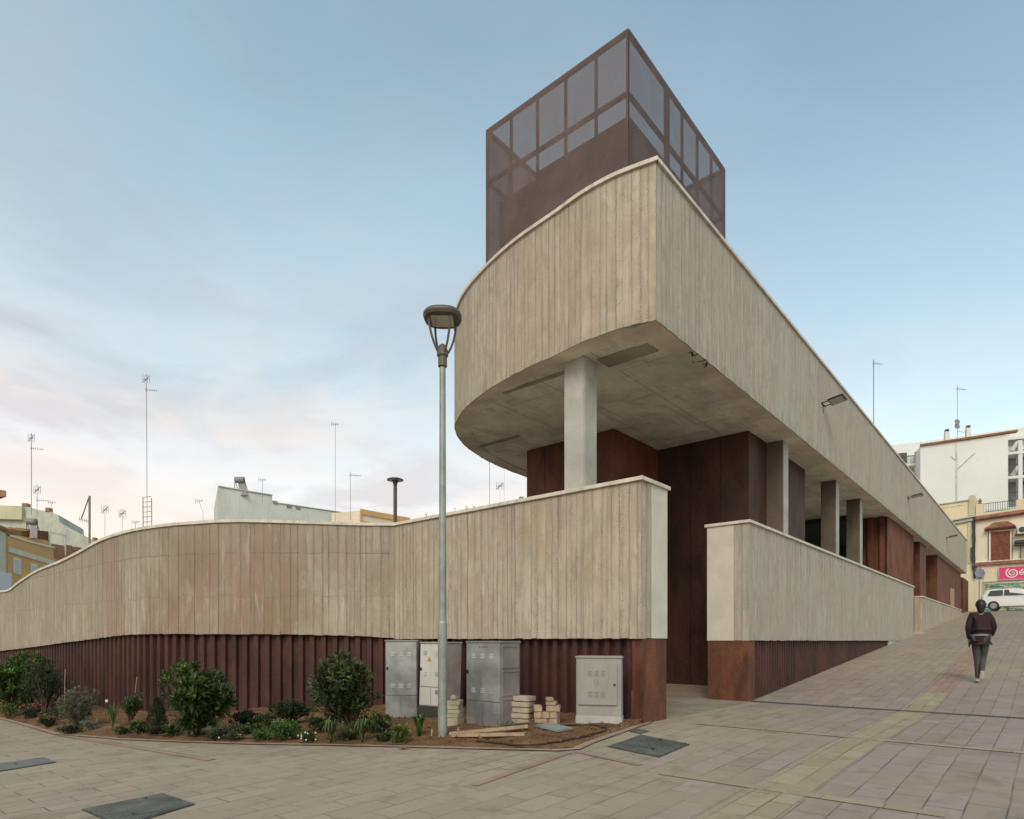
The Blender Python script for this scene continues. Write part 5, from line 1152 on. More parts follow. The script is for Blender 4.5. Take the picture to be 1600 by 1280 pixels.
# ---- antennas
def yagi(mb, c, dirv, L_, n=6, w_=.5, r=.018):
    d = Vector(dirv).normalized(); mb.tube([c, c + d * L_], r, 5); s_ = d.cross(Vector((0, 0, 1))); s_ = s_.normalized() if s_.length > .1 else Vector((1, 0, 0))
    for k in range(n):
        q = c + d * L_ * (k + .3) / n; ww = w_ * (1 - .5 * k / n); mb.tube([q - s_ * ww / 2 * .5 - Vector((0, 0, ww / 2)), q + s_ * ww / 2 * .5 + Vector((0, 0, ww / 2))], r * .7, 4)
def antenna(label, px, ytop, ybase, Y, kind='pair', r=.03, tilt=0, lattice=0):
    r = r * .62 if r < .08 else r * .8
    b, tp = pix(px, ybase, Y), pix(px + tilt, ytop, Y); t = thing('antenna', label, 'antenna', tuple(b), 'roof antennas'); mb = MB(); s = Y / 45
    mb.tube([b - Vector((0, 0, 9 if Y < 58 and px < 400 else .6)), b.lerp(tp, .5), tp], r * s, 6)
    if lattice:
        z1 = b.lerp(tp, lattice)
        for a in (-.25, .25): mb.tube([b + Vector((a * s, a * s * .4, -.4)), z1 + Vector((a * s, a * s * .4, 0))], .03 * s, 5)
        for k in range(8): q = b.lerp(z1, k / 7.0); mb.tube([q + Vector((-.25 * s, -.1 * s, 0)), q + Vector((.25 * s, .1 * s, .1))], .018 * s, 4)
    mb.build('mast', M['mast'], t); el_ = MB()
    if kind in ('pair', 'panel'):
        c = tp - Vector((0, 0, .35 * s))
        for dx in (-.24, -.1, .1, .24): el_.tube([c + Vector((dx * s, 0, -.30 * s)), c + Vector((dx * s, 0, .30 * s))], .013 * s, 4)
        el_.tube([c + Vector((-.24 * s, 0, 0)), c + Vector((.24 * s, 0, 0))], .018 * s, 4); el_.tube([c + Vector((-.2 * s, 0, -.2 * s)), c + Vector((.2 * s, 0, .2 * s))], .025 * s, 4)
    if kind in ('pair', 'yagi'):
        c = tp - Vector((0, 0, (1.1 if kind == 'pair' else .25) * s)); yagi(el_, c - Vector((.1, 0, 0)), (1, .25, 0), .85 * s, 6, .24 * s, .013 * s)
    if kind == 'small':
        c = tp; yagi(el_, c - Vector((.3 * s, 0, 0)), (1, .3, .1), .55 * s, 4, .3 * s, .014 * s)
    el_.build('receiver', M['mast'], t); return t
antenna('tall aerial rising above the ochre house with lattice foot', 49, 677, 795, 60, 'pair', .035, 0, .0)
antenna('short aerial right of the tall one above the stepped roof', 58, 758, 797, 60, 'pair', .025)
antenna('very small aerial on the curved stepped roofline', 81, 785, 800, 60, 'small', .02)
t = antenna('thick pole with a slanting arm hanging from its top', 140, 775, 848, 55, 'none', .09)
mb = MB(); a, b = pix(139, 777, 55), pix(127, 811, 55); mb.tube([a, b], .05, 5); yagi(mb, b - Vector((.2, 0, 0)), (1, .1, -.25), 1.0, 5, .5, .025); mb.build('slanting_arm', M['mast'], t)
antenna('thin pole aerial right of the slanting arm pole', 164, 789, 845, 50, 'panel', .02)
antenna('thin pole aerial midway between slanting arm pole and tallest mast', 191, 795, 838, 50, 'panel', .02)
antenna('short bent aerial close left of the tallest mast', 212, 816, 835, 45, 'small', .025)
antenna('tallest mast aerial with braced foot above the wavy wall', 230.5, 585, 832, 45, 'pair', .03, -2, .22)
antenna('leaning thin aerial left of the long white building', 323, 783, 818, 45, 'small', .018, -12)
antenna('small aerial on the high end of the long white building', 410, 750, 772, 52, 'small', .02)
antenna('tall thin mast rising from the long white building', 524, 663, 804, 52, 'small', .02)
antenna('medium aerial with side beam left of the disc lamp', 547.5, 737, 802, 52, 'yagi', .022)
antenna('thin mast standing on a chimney right of the lamp pole', 765, 690, 792, 58, 'none', .03)
antenna('faint thin mast by the curved soffit', 788, 735, 797, 60, 'none', .012)
antenna('faint small aerial between two thin masts', 781, 752, 797, 60, 'panel', .01)
antenna('lattice aerial rising behind the long concrete parapet', 1365, 562, 672, 60, 'yagi', .045, 0, .0)
t = antenna('aerial with two round dishes on the white apartment block', 1496, 602, 681, 74, 'yagi', .022)
mb = MB()
for y_ in (660, 667): c = pix(1494.5, y_, 73.6); mb.lathe(c, [(.02, -.02), (.25, .0), (.36, .06), (.36, .07), (.2, .03)], 14) if False else mb.tube([c, c + Vector((0, -.12, .02))], [.15, .33], 12)
yagi(mb, pix(1496, 674, 73.6), (1, .1, -.1), .9, 4, .3, .02); mb.build('dish', M['galv_side'], t)
# ---- solar water heaters
def heater(label, x0, x1, y, Y, s):
    t = thing('solar_water_heater', label, 'water heater', tuple(pix(x0, y, Y))); a, b = pix(x0, y, Y), pix(x1, y, Y)
    mb = MB(); mb.tube([a, a + Vector((.04, 0, 0)), b - Vector((.04, 0, 0)), b], [.15 * s, .25 * s, .25 * s, .15 * s], 14); mb.build('tank', M['galv_side'], t)
    mb = MB(); d = Vector((.35, -.5, -.9)) * s; q = [a + Vector((.25, 0, -.25 * s)), b + Vector((.05, 0, -.25 * s)), b + Vector((.05, 0, -.25 * s)) + d * 1.3, a + Vector((.25, 0, -.25 * s)) + d * 1.3]
    mb.idx(q + [v + Vector((0, .1, -.05)) for v in q], [(0, 1, 2, 3), (4, 5, 6, 7), (0, 1, 5, 4), (1, 2, 6, 5), (2, 3, 7, 6), (3, 0, 4, 7)]); mb.build('collector', M['galv_side'], t)
    mb = MB()
    for p in (a, b): mb.tube([p, p + Vector((-.05, 0, -1.3 * s))], .03, 5); mb.tube([p, p + Vector((.4 * s, 0, -1.3 * s))], .025, 5)
    mb.build('stand', M['railm'], t)
heater('grey solar tank on a stand atop the long white building', 367, 382, 750, 52, 1.0)
heater('grey solar tank and tilted panel above the ochre house terrace', 42, 57, 815, 50, 1.0)
# ---- white apartment block, right
t = thing('apartment_block', 'tall white apartment block with blank side wall and balconies above the cream houses', 'building', (45, 74, 2))
F8 = Fac(((1438 - CX) / FPX * 74, 74), (.93, -.37)); mb = MB()
F8.outline(mb, [(1438, 697), (1500, 689), (1575, 679.5), (1575.1, 679.4)], 9, 0, (4, 9)); mb.build('blank_wall', M['whiteb'], t)
F9 = Fac(((1438 - CX) / FPX * 78, 78), (.93, -.37)); mb = MB(); F9.outline(mb, [(1330, 704), (1388, 696), (1438, 690.5), (1440, 690.3)], 9, 0, (4, 9)); F9.outline(mb, [(1438, 690.6), (1600, 667.5), (1720, 650)], 4, F8.uz(1500, 688)[1] - 1, (3, 6)); mb.build('recessed_wall', M['whiteb'], t)
mb = MB(); (ua, za), (ub, zb_) = F8.uz(1438, 696), F8.uz(1590, 673.5)
n = 46
for k in range(n): a, b = k / n, (k + .7) / n; ua_, ub_ = ua + (ub - ua) * a, ua + (ub - ua) * b; zz = za + (zb_ - za) * a; mb.box(ua_, ub_, -.3, .28, zz - .14, zz + .10, F8)
mb.idx([F8(ua, -.3, za), F8(ub, -.3, zb_), F8(ub, .2, zb_ - .1), F8(ua, .2, za - .1), F8(ua, -.3, za + .2), F8(ub, -.3, zb_ + .2), F8(ub, .2, zb_ + .05), F8(ua, .2, za + .05)], [(0, 1, 2, 3), (4, 5, 6, 7), (2, 3, 7, 6), (0, 1, 5, 4)]); mb.build('roof_tiles', M['tile'], t)
for x, y0, y1 in ((1479, 668, 686), (1512.5, 662, 683)):
    mb = MB(); F8.rect(mb, x, x + 7, y0 + 4, y1, -1.2, -.5); co = mb.build('chimney', M['whiteb'], t); mb = MB(); F8.rect(mb, x + .6, x + 6.4, y0, y0 + 4, -1.1, -.6); mb.build('chimney_cap', M['frame'], co)
mb = MB(); F8.rect(mb, 1493, 1495.6, 690, 790, 0, .05)
(ua, za), (ub, zb_) = F8.uz(1496, 733), F8.uz(1523, 708); mb.tube([F8(ua, .0, za), F8(ub, .0, zb_)], .08, 4); (ua, za), (ub, zb_) = F8.uz(1485, 713), F8.uz(1493, 719); mb.tube([F8(ua, 0, za), F8(ub, 0, zb_)], .07, 4); mb.build('wall_ridge', MP('grey_ridge', (.52, .54, .54), .9), t)
for x0, x1, y0, y1 in ((1403, 1417, 708, 724), (1429, 1439, 706, 722), (1427, 1438, 737, 752)):
    mb = MB(); F9.rect(mb, x0, x1, y0, y1, 0, .05); wo = mb.build('window', M['glass_far'], t); mb = MB(); F9.rect(mb, (x0 + x1) / 2 - .5, (x0 + x1) / 2 + .5, y0, y1, .05, .08); mb.build('window_frame', M['railm'], wo)
for y0 in (718, 747):
    mb = MB(); F9.rect(mb, 1395, 1439, y0 + 12, y0 + 15, 0, 1.6); bo = mb.build('balcony', M['whiteb'], t); mb = MB()
    for k in range(22): F9.rect(mb, 1396 + k * 2, 1396.5 + k * 2, y0, y0 + 12, 1.5, 1.54)
    F9.rect(mb, 1395, 1439, y0 - .6, y0 + .4, 1.48, 1.56); mb.build('balcony_rail', M['railm'], bo)
# stair and balcony bay at the right
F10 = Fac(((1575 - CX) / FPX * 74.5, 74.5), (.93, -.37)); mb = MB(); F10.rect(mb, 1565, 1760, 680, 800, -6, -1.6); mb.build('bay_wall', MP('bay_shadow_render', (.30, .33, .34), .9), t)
mb = MB()
for y_ in (683, 706, 744): F10.rect(mb, 1565, 1640, y_, y_ + 4, -1.5, .6)
F10.rect(mb, 1588.5, 1595, 690, 800, -.2, .55); F10.rect(mb, 1574, 1579, 704, 800, -1.4, -1.0); F10.rect(mb, 1565, 1567, 680, 800, -1.5, .2)
for (xa, ya, xb, yb) in ((1580, 705, 1590, 690), (1580, 744, 1590, 730)):
    (ua, za), (ub, zb_) = F10.uz(xa, ya), F10.uz(xb, yb); mb.tube([F10(ua, .3, za), F10(ub, .3, zb_)], .22, 4)
mb.build('bay_frame', M['whiteb'], t)
for y0, y1, xa, xb in ((686, 700, 1568, 1581), (728, 743, 1567, 1587), (771, 786, 1567, 1587), (704, 712, 1596, 1620), (745, 752, 1596, 1620)):
    n = int((xb - xa) / 1.6); mb = MB()
    for k in range(n): F10.rect(mb, xa + k * 1.6, xa + k * 1.6 + .3, y0, y1, .5, .54)
    F10.rect(mb, xa, xb, y0 - .5, y0 + .5, .48, .56); mb.build('balcony_rail', M['railm'], t)
for x0, x1, y0, y1 in ((1568.5, 1580, 686, 700), (1596.5, 1606, 686, 702), (1596.5, 1610, 733, 752)):
    mb = MB(); F10.rect(mb, x0, x1, y0, y1, -1.6, -1.5); mb.build('window', M['glass_far'], t)
# ---- cream houses closing the street
FC = Fac(tuple(sl(50, 0)), (.7606, -.6491))
t = thing('cream_house', 'plain cream house with stepped parapet and wall cables at the end of the street', 'house', tuple(FC(0, 0, 2.1)))
mb = MB(); FC.outline(mb, [(1405, 797), (1462, 788.5), (1513, 781), (1514, 775.5), (1523, 774), (1523.4, 774)], 8, 1.5); mb.build('wall', M['cream'], t)
mb = MB()
def strip(F_, mb, x0, y0, x1, y1, th, o):
    (ua, za), (ub, zb_) = F_.uz(x0, y0), F_.uz(x1, y1); v = []
    for u_, z_ in ((ua, za), (ub, zb_)): v += [F_(u_, -.02, z_), F_(u_, o, z_), F_(u_, o, z_ - th), F_(u_, -.02, z_ - th)]
    mb.idx(v, [(0, 1, 5, 4), (1, 2, 6, 5), (2, 3, 7, 6), (0, 1, 2, 3), (4, 5, 6, 7)])
strip(FC, mb, 1440, 822, 1522.5, 806.5, .10, .35); strip(FC, mb, 1440, 825, 1520, 809.5, .2, .2); strip(FC, mb, 1455, 789.5, 1513, 781, .06, .1); strip(FC, mb, 1470, 794, 1504, 789, .03, .03); mb.build('cornice', M['greyw'], t)
mb = MB(); FC.rect(mb, 1514, 1522.5, 774.5, 806, 0, .12); FC.rect(mb, 1512.5, 1517, 810, 880, 0, .08); mb.build('pilaster', M['creamg'], t)
mb = MB(); rr = random.Random(9)
for k in range(4):
    pts = []
    for j in range(14): y = 808 + j * 7.4; x = 1520 + k * 1.3 + rr.uniform(-.5, .5) + (4 * math.sin((j - 11) * 1.2) if j > 10 and k < 2 else 0); u_, z_ = FC.uz(x, y); pts.append(FC(u_, .14 + .02 * k, z_))
    mb.tube(pts, .03, 5)
pts = [FC(*(lambda q: (q[0], .2, q[1]))(FC.uz(x, y))) for x, y in ((1521, 880), (1524, 884), (1526, 888), (1525, 893), (1521, 898), (1524, 900), (1529, 896))]; mb.tube(pts, .035, 5)
FC.rect(mb, 1517, 1519.5, 856, 876, .1, .2); mb.build('wall_cables', M['railm'], t)
t = thing('shop_house', 'cream shop house with tiled eave, railing and pink sign at the right edge', 'house', tuple(FC(3, 0, 2.1)))
mb = MB(); FC.outline(mb, [(1523.6, 806), (1600, 795), (1760, 772)], 8, 1.5, tuple(-FC.n * 8)); mb.build('wall', M['cream2'], t)
for a_ in ((1524.5, 1537, 787.5, 808), (1588, 1606, 780, 803)):
    mb = MB(); FC.rect(mb, *a_, -.5, 0.02); mb.build('parapet_pillar', M['cream'], t)
mb = MB(); strip(FC, mb, 1537, 802, 1588, 794.5, .4, .02); mb.build('parapet', M['cream'], t)
mb = MB(); c = FC(*(lambda q: (q[0], -.2, q[1]))(FC.uz(1531, 787))); mb.lathe(c, [(.10, 0), (.16, .05), (.06, .1), (.13, .2), (.09, .3), (.03, .38), (.01, .46)], 10); mb.build('finial', M['tile'], t)
mb = MB(); (ua, za), (ub, zb_) = FC.uz(1537, 787), FC.uz(1589, 780.5)
for k in range(15): u_ = ua + (ub - ua) * k / 14; z_ = za + (zb_ - za) * k / 14; mb.tube([FC(u_, -.15, z_), FC(u_, -.15, z_ - .66)], .016, 5)
mb.tube([FC(ua, -.15, za), FC(ub, -.15, zb_)], .022, 5); mb.tube([FC(ua, -.15, za - .62), FC(ub, -.15, zb_ - .62)], .02, 5); mb.build('railing', M['railm'], t)
mb = MB(); FC.rect(mb, 1538, 1587, 789, 803, -1.6, -1.5); mb.build('terrace_screen', M['paleblue'], t)
mb = MB(); (ua, za), (ub, zb_) = FC.uz(1524, 808.5), FC.uz(1640, 792)
n = 38
for k in range(n):
    u_ = ua + (ub - ua) * (k + .5) / n; z_ = za + (zb_ - za) * (k + .5) / n; mb.tube([FC(u_, -.02, z_ + .05), FC(u_, .34, z_ - .22)], .062, 7)
strip(FC, mb, 1524, 812.5, 1640, 796.5, .10, .24); mb.build('tiled_eave', M['tile'], t)
# window with tiled hood
mb = MB(); FC.rect(mb, 1548, 1578.5, 830.5, 875, .0, .05); wo = mb.build('shuttered_window', M['shut'], t)
mb = MB()
for k in range(9): x = 1548.3 + k * 3.4; FC.rect(mb, x, x + 2.3, 831, 874.6, .05, .085)
mb.build('shutter', M['shut'], wo)
for a_ in ((1545.5, 1547.8), (1578.7, 1581)):
    mb = MB(); FC.rect(mb, *a_, 829, 875, 0, .06); mb.build('window_trim', M['signw'], wo)
for x in (1544.6, 1581.2):
    mb = MB(); FC.rect(mb, x, x + .9, 829, 875.5, .0, .12); mb.build('window_grille', M['railm'], wo)
mb = MB(); q = [FC.uz(1538.5, 828.5), FC.uz(1588, 823.5), FC.uz(1574, 815.5), FC.uz(1553, 818)]
V = [FC(q[0][0], .5, q[0][1]), FC(q[1][0], .5, q[1][1]), FC(q[2][0], 0, q[2][1]), FC(q[3][0], 0, q[3][1]), FC(q[0][0], 0, q[0][1] - .1), FC(q[1][0], 0, q[1][1] - .1)]
mb.idx(V, [(0, 1, 2, 3), (0, 3, 4), (1, 5, 2), (0, 4, 5, 1)])
for k in range(13):
    a = (k + .5) / 13; b_ = V[0].lerp(V[1], a); tpt = V[3].lerp(V[2], a); mb.tube([b_ + Vector((0, 0, .03)), tpt + Vector((0, 0, .03))], .055, 6)
mb.build('window_hood', M['tile'], wo)
mb = MB(); strip(FC, mb, 1520, 880, 1640, 872, .22, .22); mb.build('ledge', M['tile'], t)
mb = MB()
for k in range(9): u_, z_ = FC.uz(1525 + k * 9, 879.6 - k * .62); mb.box(u_, u_ + .25, .0, .2, z_, z_ + .04, FC)
mb.build('ledge_stone', M['signw'], t)
mb = MB()
for k in range(24):
    y = 884 + k * 2.9; strip(FC, mb, 1524.5, y + .3, 1536.5 if k > 7 else 1600, y - .4 if k > 7 else y - 4.8 + .012 * k, .02, .012)
mb.build('wall_groove', M['cream'], t)
# rolling shutter with a loose painted landscape
g = G('painted_shutter'); ob = g.tc(); zz = g.n('ShaderNodeSeparateXYZ', {0: ob}).outputs[2]
n1_ = g.noise(g.map(ob, (1, 1, 2.0)), 1.1, 5, .6, .8); n2_ = g.noise(g.map(ob, (1, 1, 1.6), loc=(5, 0, 2)), 1.6, 6, .6, 1.2)
c = g.mix(g.rng(n1_, .47, .53), (.08, .28, .27), (.48, .42, .22)); c = g.mix(g.rng(n2_, .53, .58), c, (.05, .11, .08)); c = g.mix(g.rng(g.noise(ob, 3.5, 5, .6, 1), .60, .64), c, (.36, .38, .33))
wv = g.n('ShaderNodeTexWave', {'Vector': ob, 'Scale': 3.4}, bands_direction='Z'); M['mural'] = g.done(g.mix(g.rng(wv.outputs[1], .0, .35, .35, 0), c, (.12, .12, .09)), .6, g.bump(wv.outputs[1], .4, .02))
mb = MB(); FC.rect(mb, 1537, 1700, 909, 962, .0, .03); so_ = mb.build('roller_shutter', M['mural'], t)
mb = MB(); FC.rect(mb, 1535.8, 1537, 908, 962, 0, .06); strip(FC, mb, 1536, 909, 1700, 897, .08, .07); mb.build('shutter_frame', M['greyw'], so_)
# sign
(ua, za), (ub, zb_) = FC.uz(1561.5, 887.5), FC.uz(1561.5, 906); W2 = 5.0
sg = thing('shop_sign', 'magenta shop sign with white spiral on the cream shop front', 'sign', tuple(FC(ua, .1, zb_)))
mb = MB(); mb.box(ua, ua + W2, .02, .12, zb_ - .02, za + .02, FC, bev=.01); so2 = mb.build('sign_board', M['magenta'], sg)
mb = MB(); mb.box(ua - .03, ua + W2, .121, .14, za + .0, za + .05, FC); mb.box(ua - .03, ua + W2, .121, .14, zb_ - .06, zb_ - .01, FC); mb.box(ua - .04, ua, .121, .14, zb_ - .01, za, FC); mb.build('sign_edge', MP('sign_pink_edge', (.70, .40, .45), .5), sg)
cu, cz = FC.uz(1582, 895.5)
def ribbon(pts, w_, o=.126):
    mb = MB()
    for a, b in zip(pts[:-1], pts[1:]):
        a, b = Vector(a), Vector(b); d = (b - a).normalized(); n_ = Vector((-d.y, d.x)) * w_ / 2; d = d * w_ * .2
        v = [a - n_ - d, b - n_ + d, b + n_ + d, a + n_ - d]; mb.face([FC(q.x, o, q.y) for q in v])
    return mb
rad = .38
sp = [(cu + (rad * (1 - .88 * k / 46)) * math.cos(2.2 + k * .27), cz + (rad * (1 - .88 * k / 46)) * math.sin(2.2 + k * .27)) for k in range(47)]
ribbon(sp, .075).build('spiral_mark', M['signw'], sg, norm=False)
eu, ez = FC.uz(1596.5, 895)
ce = [(eu - .11, ez), (eu + .11, ez)] + [(eu + .12 * math.cos(a * .35), ez + .13 * math.sin(a * .35)) for a in range(0, 17)]
ribbon(ce, .05).build('letter_mark', M['signw'], sg, norm=False)
ribbon([(eu - .02, ez + .18), (eu + .06, ez + .25)], .05).build('accent_mark', M['signw'], sg, norm=False)
# small things on that wall
t = thing('air_conditioner', 'white air conditioner unit beside the shuttered window at right edge', 'air conditioner', tuple(FC(*(lambda q: (q[0], 0, q[1]))(FC.uz(1590, 834)))))
mb = MB(); FC.rect(mb, 1590, 1612, 823, 834.5, .05, .38, bev=.01); bo = mb.build('casing', M['trim'], t); c = FC(*(lambda q: (q[0], .385, q[1]))(FC.uz(1597.5, 828.7))); n3 = Vector((FC.n.x, FC.n.y, 0)); mb = MB(); mb.tube([c, c + n3 * .02], .20, 16); mb.build('fan', M['railm'], bo)
mb = MB(); FC.rect(mb, 1586, 1612, 834.6, 836, .0, .4); mb.build('bracket', M['railm'], t)
mb = MB(); FC.rect(mb, 1585, 1604, 845, 850, .05, .5, bev=.05); FC.rect(mb, 1585, 1604, 851.5, 852.8, .05, .5); FC.rect(mb, 1594.5, 1595.6, 853, 873, .1, .2); FC.rect(mb, 1598.5, 1599.4, 853, 873, .1, .2); tag(mb.build('wall_bracket', M['railm']), 'dark metal rack fixed to the wall under the air conditioner', 'rack')
t = thing('wall_spotlight', 'pale small box spotlight on the cream wall left of the pink sign', 'spotlight', tuple(FC(*(lambda q: (q[0], 0, q[1]))(FC.uz(1530, 895)))))
mb = MB(); FC.rect(mb, 1526.5, 1534, 890.5, 895, .25, .6, bev=.03); mb.build('housing', M['trim'], t); mb = MB(); a = FC(*(lambda q: (q[0], 0, q[1]))(FC.uz(1525, 899))); b = FC(*(lambda q: (q[0], .4, q[1]))(FC.uz(1530, 895))); mb.tube([a, b], .025, 5); mb.build('arm', M['railm'], t)
# ---- traffic sign seen from behind
b = gp(1516, 956); b = Vector((b.x, b.y, gz(b.x, b.y) + E)); b = P(45.2, -.55, 0); b.z = gz(b.x, b.y) + E
t = thing('road_sign', 'grey back of a road sign on a pole past the end of the building', 'road sign', tuple(b)); Yb = b.y
def pz(py): return (HY - py) / FPX * Yb + E
mb = MB(); mb.tube([b, Vector((b.x, b.y, pz(889)))], .03, 8); mb.build('pole', M['polegrey'], t)
mb = MB(); c = Vector((b.x, b.y - .05, pz(896))); mb.tube([c, c + Vector((0, -.02, 0))], .36, 8); mb.build('sign_disc', MP('sign_back_grey', (.20, .21, .24), .5, .3), t)
mb = MB(); mb.box(b.x - .26, b.x + .26, b.y - .07, b.y - .05, pz(906), pz(902.5)); mb.build('sign_plate', bpy.data.materials['sign_back_grey'], t)
# ---- white car crossing at the top of the street
def car():
    o = P(47.2, -.55, 0); z0 = gz(o.x, o.y) + E; d = Vector((.7606, -.6491, 0)); n_ = Vector((-.6491, -.7606, 0))
    t = thing('car', 'white hatchback car crossing at the top of the street behind the walker', 'car', (o.x, o.y, z0))
    f = lambda u, v, z: Vector((o.x, o.y, z0)) + d * u + n_ * v + Vector((0, 0, z))
    prof = [(0.05, .32), (0.0, .55), (.08, .95), (.35, 1.38), (.75, 1.46), (1.9, 1.45), (2.35, 1.34), (2.95, .98), (3.75, .86), (3.98, .66), (4.0, .38), (3.9, .28), (.15, .26)]
    mb = MB(); V = []; W_ = 1.68
    for v_, k in ((0.0, .93), (.10, 1.0), (W_ - .10, 1.0), (W_, .93)):
        for (u_, z_) in prof:
            cab = .10 if z_ > 1.0 else 0.0
            vv = v_ + (cab if v_ < W_ / 2 else -cab); V.append(f(2 + (u_ - 2) * (k if True else 1), vv, .30 + (z_ - .30) * (1 if k == 1 else .985)))
    n = len(prof); Fs = [tuple(range(n)), tuple(range(4 * n - 1, 3 * n - 1, -1))]
    for j in range(3):
        for i in range(n): Fs.append((j * n + i, j * n + (i + 1) % n, (j + 1) * n + (i + 1) % n, (j + 1) * n + i))
    mb.idx(V, Fs); mb.build('body', MP('car_white', (.66, .68, .68), .25, .0, .03, 1, .05), t)
    for pr in ([(.42, .98), (.58, 1.32), (1.25, 1.36), (1.25, .98)], [(1.32, .98), (1.32, 1.36), (1.95, 1.35), (2.65, .98)]):
        for v_ in (W_ + -.035, .035):
            mb = MB(); 
            a_ = [f(u_, v_ + (.0 if z_ < 1.0 else (-.075 if v_ > 1 else .075)) + (.012 if v_ > 1 else -.012), z_) for u_, z_ in pr]; b_ = [p + n_ * (.01 if v_ > 1 else -.01) for p in a_]
            mb.idx(a_ + b_, [(0, 1, 2, 3), (4, 5, 6, 7), (0, 1, 5, 4), (1, 2, 6, 5), (2, 3, 7, 6), (3, 0, 4, 7)]); mb.build('side_window', M['glass_far'], t)
    for u_ in (.75, 3.2):
        for v_ in (W_ - .16, .16 - .2):
            mb = MB(); mb.tube([f(u_, v_, .31), f(u_, v_ + .2, .31)], .31, 20); wo_ = mb.build('wheel', M['hose'], t); mb = MB(); mb.tube([f(u_, v_ - .006, .31), f(u_, v_ + .206, .31)], .19, 14); mb.build('rim', M['galv'], wo_)
    mb = MB(); mb.box(3.86, 3.95, W_ - .42, W_ - .12, .62, .76, f); mb.build('headlight', M['signw'], t); mb = MB(); mb.box(.08, .14, W_ - .3, W_ - .06, .72, .95, f); mb.build('tail_light', MP('tail_red', (.4, .02, .02), .4), t)
car()
# ---- person walking away up the street
fp_ = gp(1527, 1067); s_, l_ = SL(fp_.x, fp_.y)
HP = (1067 - 936) / FPX * fp_.y
t = thing('person', 'person in dark maroon jacket and grey leggings walking away up the slope', 'person', tuple(fp_))
kk = HP / 1.70
fw = Vector((RV.x * .8 + .0, RV.y, 0)).normalized(); rt = Vector((fw.y, -fw.x, 0))
def B(x, y, z): return fp_ + (rt * x + fw * y + Vector((0, 0, z))) * kk + Vector((0, 0, fw.y * 0))
JT = {'pelvis': (.05, 0, .92), 'waist': (.05, 0, 1.06), 'chest': (.055, .03, 1.28), 'neck': (.06, .04, 1.44), 'head0': (.06, .06, 1.53), 'head1': (.06, .06, 1.64),
      'hipL': (-.03, 0, .88), 'kneeL': (.0, .03, .48), 'ankL': (.005, -.02, .085), 'toeL': (.005, .13, .03),
      'hipR': (.13, 0, .88), 'kneeR': (.10, .10, .50), 'ankR': (.07, -.14, .22), 'toeR': (.065, -.10, .08),
      'shL': (-.095, .02, 1.375), 'elL': (-.155, -.05, 1.11), 'wrL': (-.13, .06, .88), 'shR': (.205, .02, 1.375), 'elR': (.275, .0, 1.13), 'wrR': (.235, .13, .95)}
def skin(name, chains, rads, mat, root, sub=2):
    names = []; ed = []
    for ch in chains:
        for a, b in zip(ch[:-1], ch[1:]): ed.append((a, b))
        for c in ch:
            if c not in names: names.append(c)
    names.remove(root); names = [root] + names
    me = bpy.data.meshes.new(name); me.from_pydata([tuple(B(*JT[n])) for n in names], [(names.index(a), names.index(b)) for a, b in ed], [])
    o = bpy.data.objects.new(name, me); COL.objects.link(o); o.parent = t; o.matrix_parent_inverse = Matrix.Translation(-Vector(t.location))
    me.materials.append(mat); md = o.modifiers.new('skin', 'SKIN'); md.use_smooth_shade = True
    if not me.skin_vertices: me.skin_vertices.new()
    for i, n in enumerate(names):
        r = rads[n]; r = r if isinstance(r, tuple) else (r, r); sv = me.skin_vertices[0].data[i]; sv.radius = (r[0] * kk, r[1] * kk); sv.use_root = (i == 0)
    s2 = o.modifiers.new('sub', 'SUBSURF'); s2.levels = sub; s2.render_levels = sub
    return o
skinm = MP('skin', (.42, .26, .19), .6, var=.05)
rad = {'pelvis': .125, 'waist': .10, 'chest': .125, 'neck': .05, 'head0': .075, 'head1': .085, 'hipL': .085, 'hipR': .085, 'kneeL': .052, 'kneeR': .052, 'ankL': .036, 'ankR': .036, 'toeL': .03, 'toeR': .03,
       'shL': .05, 'shR': .05, 'elL': .038, 'elR': .038, 'wrL': .026, 'wrR': .026}
fing = {}
for sd_, wr in (('L', 'wrL'), ('R', 'wrR')):
    w0 = Vector(JT[wr]); dn = Vector((0, .02, -.085)); JT['palm' + sd_] = tuple(w0 + dn * .7); rad['palm' + sd_] = .026; ch = [('palm' + sd_)]
    for i in range(4):
        sx = (i - 1.5) * .018; ln = (.062, .075, .07, .055)[i]; k1, k2, k3 = ['f%d%s%s' % (i, sd_, q) for q in 'abc']
        b0 = w0 + dn + Vector((sx * .4, sx, 0)); JT[k1] = tuple(b0); JT[k2] = tuple(b0 + Vector((0, .004, -ln * .55))); JT[k3] = tuple(b0 + Vector((0, .016, -ln))); rad[k1] = .009; rad[k2] = .008; rad[k3] = .007
        fing[(sd_, i)] = ['palm' + sd_, k1, k2, k3]
    k1, k2 = 'th%sa' % sd_, 'th%sb' % sd_; JT[k1] = tuple(w0 + Vector((0, .035, -.05))); JT[k2] = tuple(w0 + Vector((0, .05, -.085))); rad[k1] = .010; rad[k2] = .008; fing[(sd_, 9)] = ['palm' + sd_, k1, k2]
skin('body', [['pelvis', 'waist', 'chest', 'neck', 'head0', 'head1'], ['pelvis', 'hipL', 'kneeL', 'ankL', 'toeL'], ['pelvis', 'hipR', 'kneeR', 'ankR', 'toeR'], ['chest', 'shL', 'elL', 'wrL', 'palmL'], ['chest', 'shR', 'elR', 'wrR', 'palmR']] + list(fing.values()), rad, skinm, 'pelvis')
JT['hem'] = (.05, 0, .84)
rj = dict(rad); rj.update({'hem': (.155, .125), 'pelvis': (.155, .135), 'waist': (.145, .13), 'chest': (.155, .135), 'neck': .085, 'shL': .068, 'shR': .068, 'elL': .056, 'elR': .056, 'wrL': .04, 'wrR': .04})
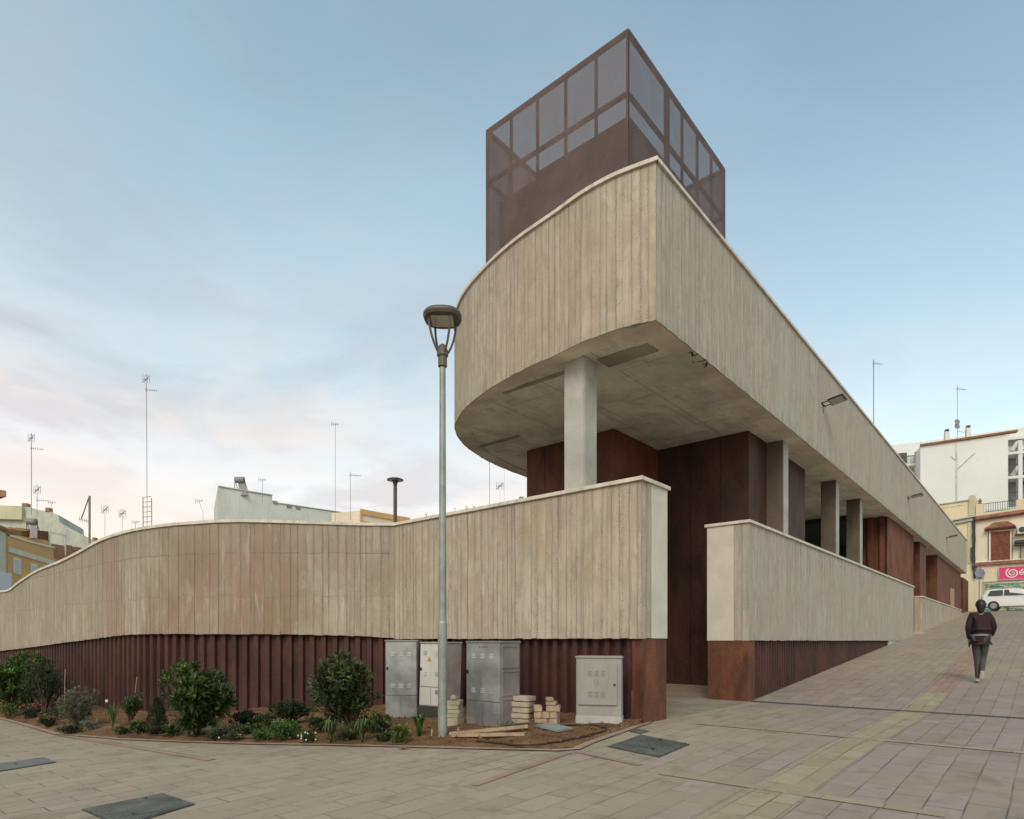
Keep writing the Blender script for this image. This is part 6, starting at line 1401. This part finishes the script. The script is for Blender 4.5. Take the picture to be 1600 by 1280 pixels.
skin('jacket', [['hem', 'pelvis', 'waist', 'chest', 'neck'], ['chest', 'shL', 'elL', 'wrL'], ['chest', 'shR', 'elR', 'wrR']], rj, MP('maroon_cloth', (.024, .009, .012), .9, var=.4, scale=6), 'pelvis')
rl = dict(rad); rl.update({'pelvis': .125, 'hipL': .098, 'hipR': .098, 'kneeL': .062, 'kneeR': .062, 'ankL': .044, 'ankR': .044})
skin('leggings', [['pelvis', 'hipL', 'kneeL', 'ankL'], ['pelvis', 'hipR', 'kneeR', 'ankR']], rl, MP('grey_leggings', (.05, .05, .055), .8, var=.15), 'pelvis')
for sd_ in 'LR':
    a, b = Vector(JT['ank' + sd_]), Vector(JT['toe' + sd_]); JT['heel' + sd_] = tuple(a + (a - b).normalized() * .03 + Vector((0, 0, -.04))); JT['mid' + sd_] = tuple(a.lerp(b, .5) + Vector((0, .01, -.01)))
    rs = {'heel' + sd_: .038, 'mid' + sd_: (.044, .034), 'toe' + sd_: (.04, .026)}; skin('shoe', [['heel' + sd_, 'mid' + sd_, 'toe' + sd_]], rs, MP('pale_shoe', (.50, .48, .46), .7) if sd_ == 'L' else bpy.data.materials['pale_shoe'], 'mid' + sd_)
hm = MP('black_hair', (.010, .008, .008), .5); bm = bmesh.new(); bmesh.ops.create_uvsphere(bm, u_segments=24, v_segments=18, radius=1)
hc_ = Vector((.06, .035, 1.575)); rr = random.Random(4)
for v in bm.verts:
    x, y, z = v.co; w2 = 1 + .05 * math.sin(9 * math.atan2(y, x))
    if z < 0: z = z * 1.9; k2 = (1 - .35 * min(1, -z)); x *= k2; y = (y * .7 - .25) if y < .25 else y * .35 - .2
    v.co = B(hc_.x + x * .092 * w2, hc_.y + y * .108 - .012, hc_.z + z * .118)
mb = MB(); bm.verts.index_update(); mb.idx([v.co.copy() for v in bm.verts], [[v.index for v in f_.verts] for f_ in bm.faces]); bm.free(); mb.build('hair', hm, t, smooth=True)
mb = MB(); ring_ = []
for zz, kx in ((.945, 1.0), (.985, 1.0)):
    for k in range(24): a = k * math.pi / 12; ring_.append(B(.05 + .178 * math.cos(a), .0 + .155 * math.sin(a), zz + .008 * math.sin(3 * a)))
mb.idx(ring_, [(k, (k + 1) % 24, 24 + (k + 1) % 24, 24 + k) for k in range(24)]); mb.build('pale_waistband', MP('white_band', (.22, .21, .23), .8), t, smooth=True)
print('objects', len(bpy.data.objects))
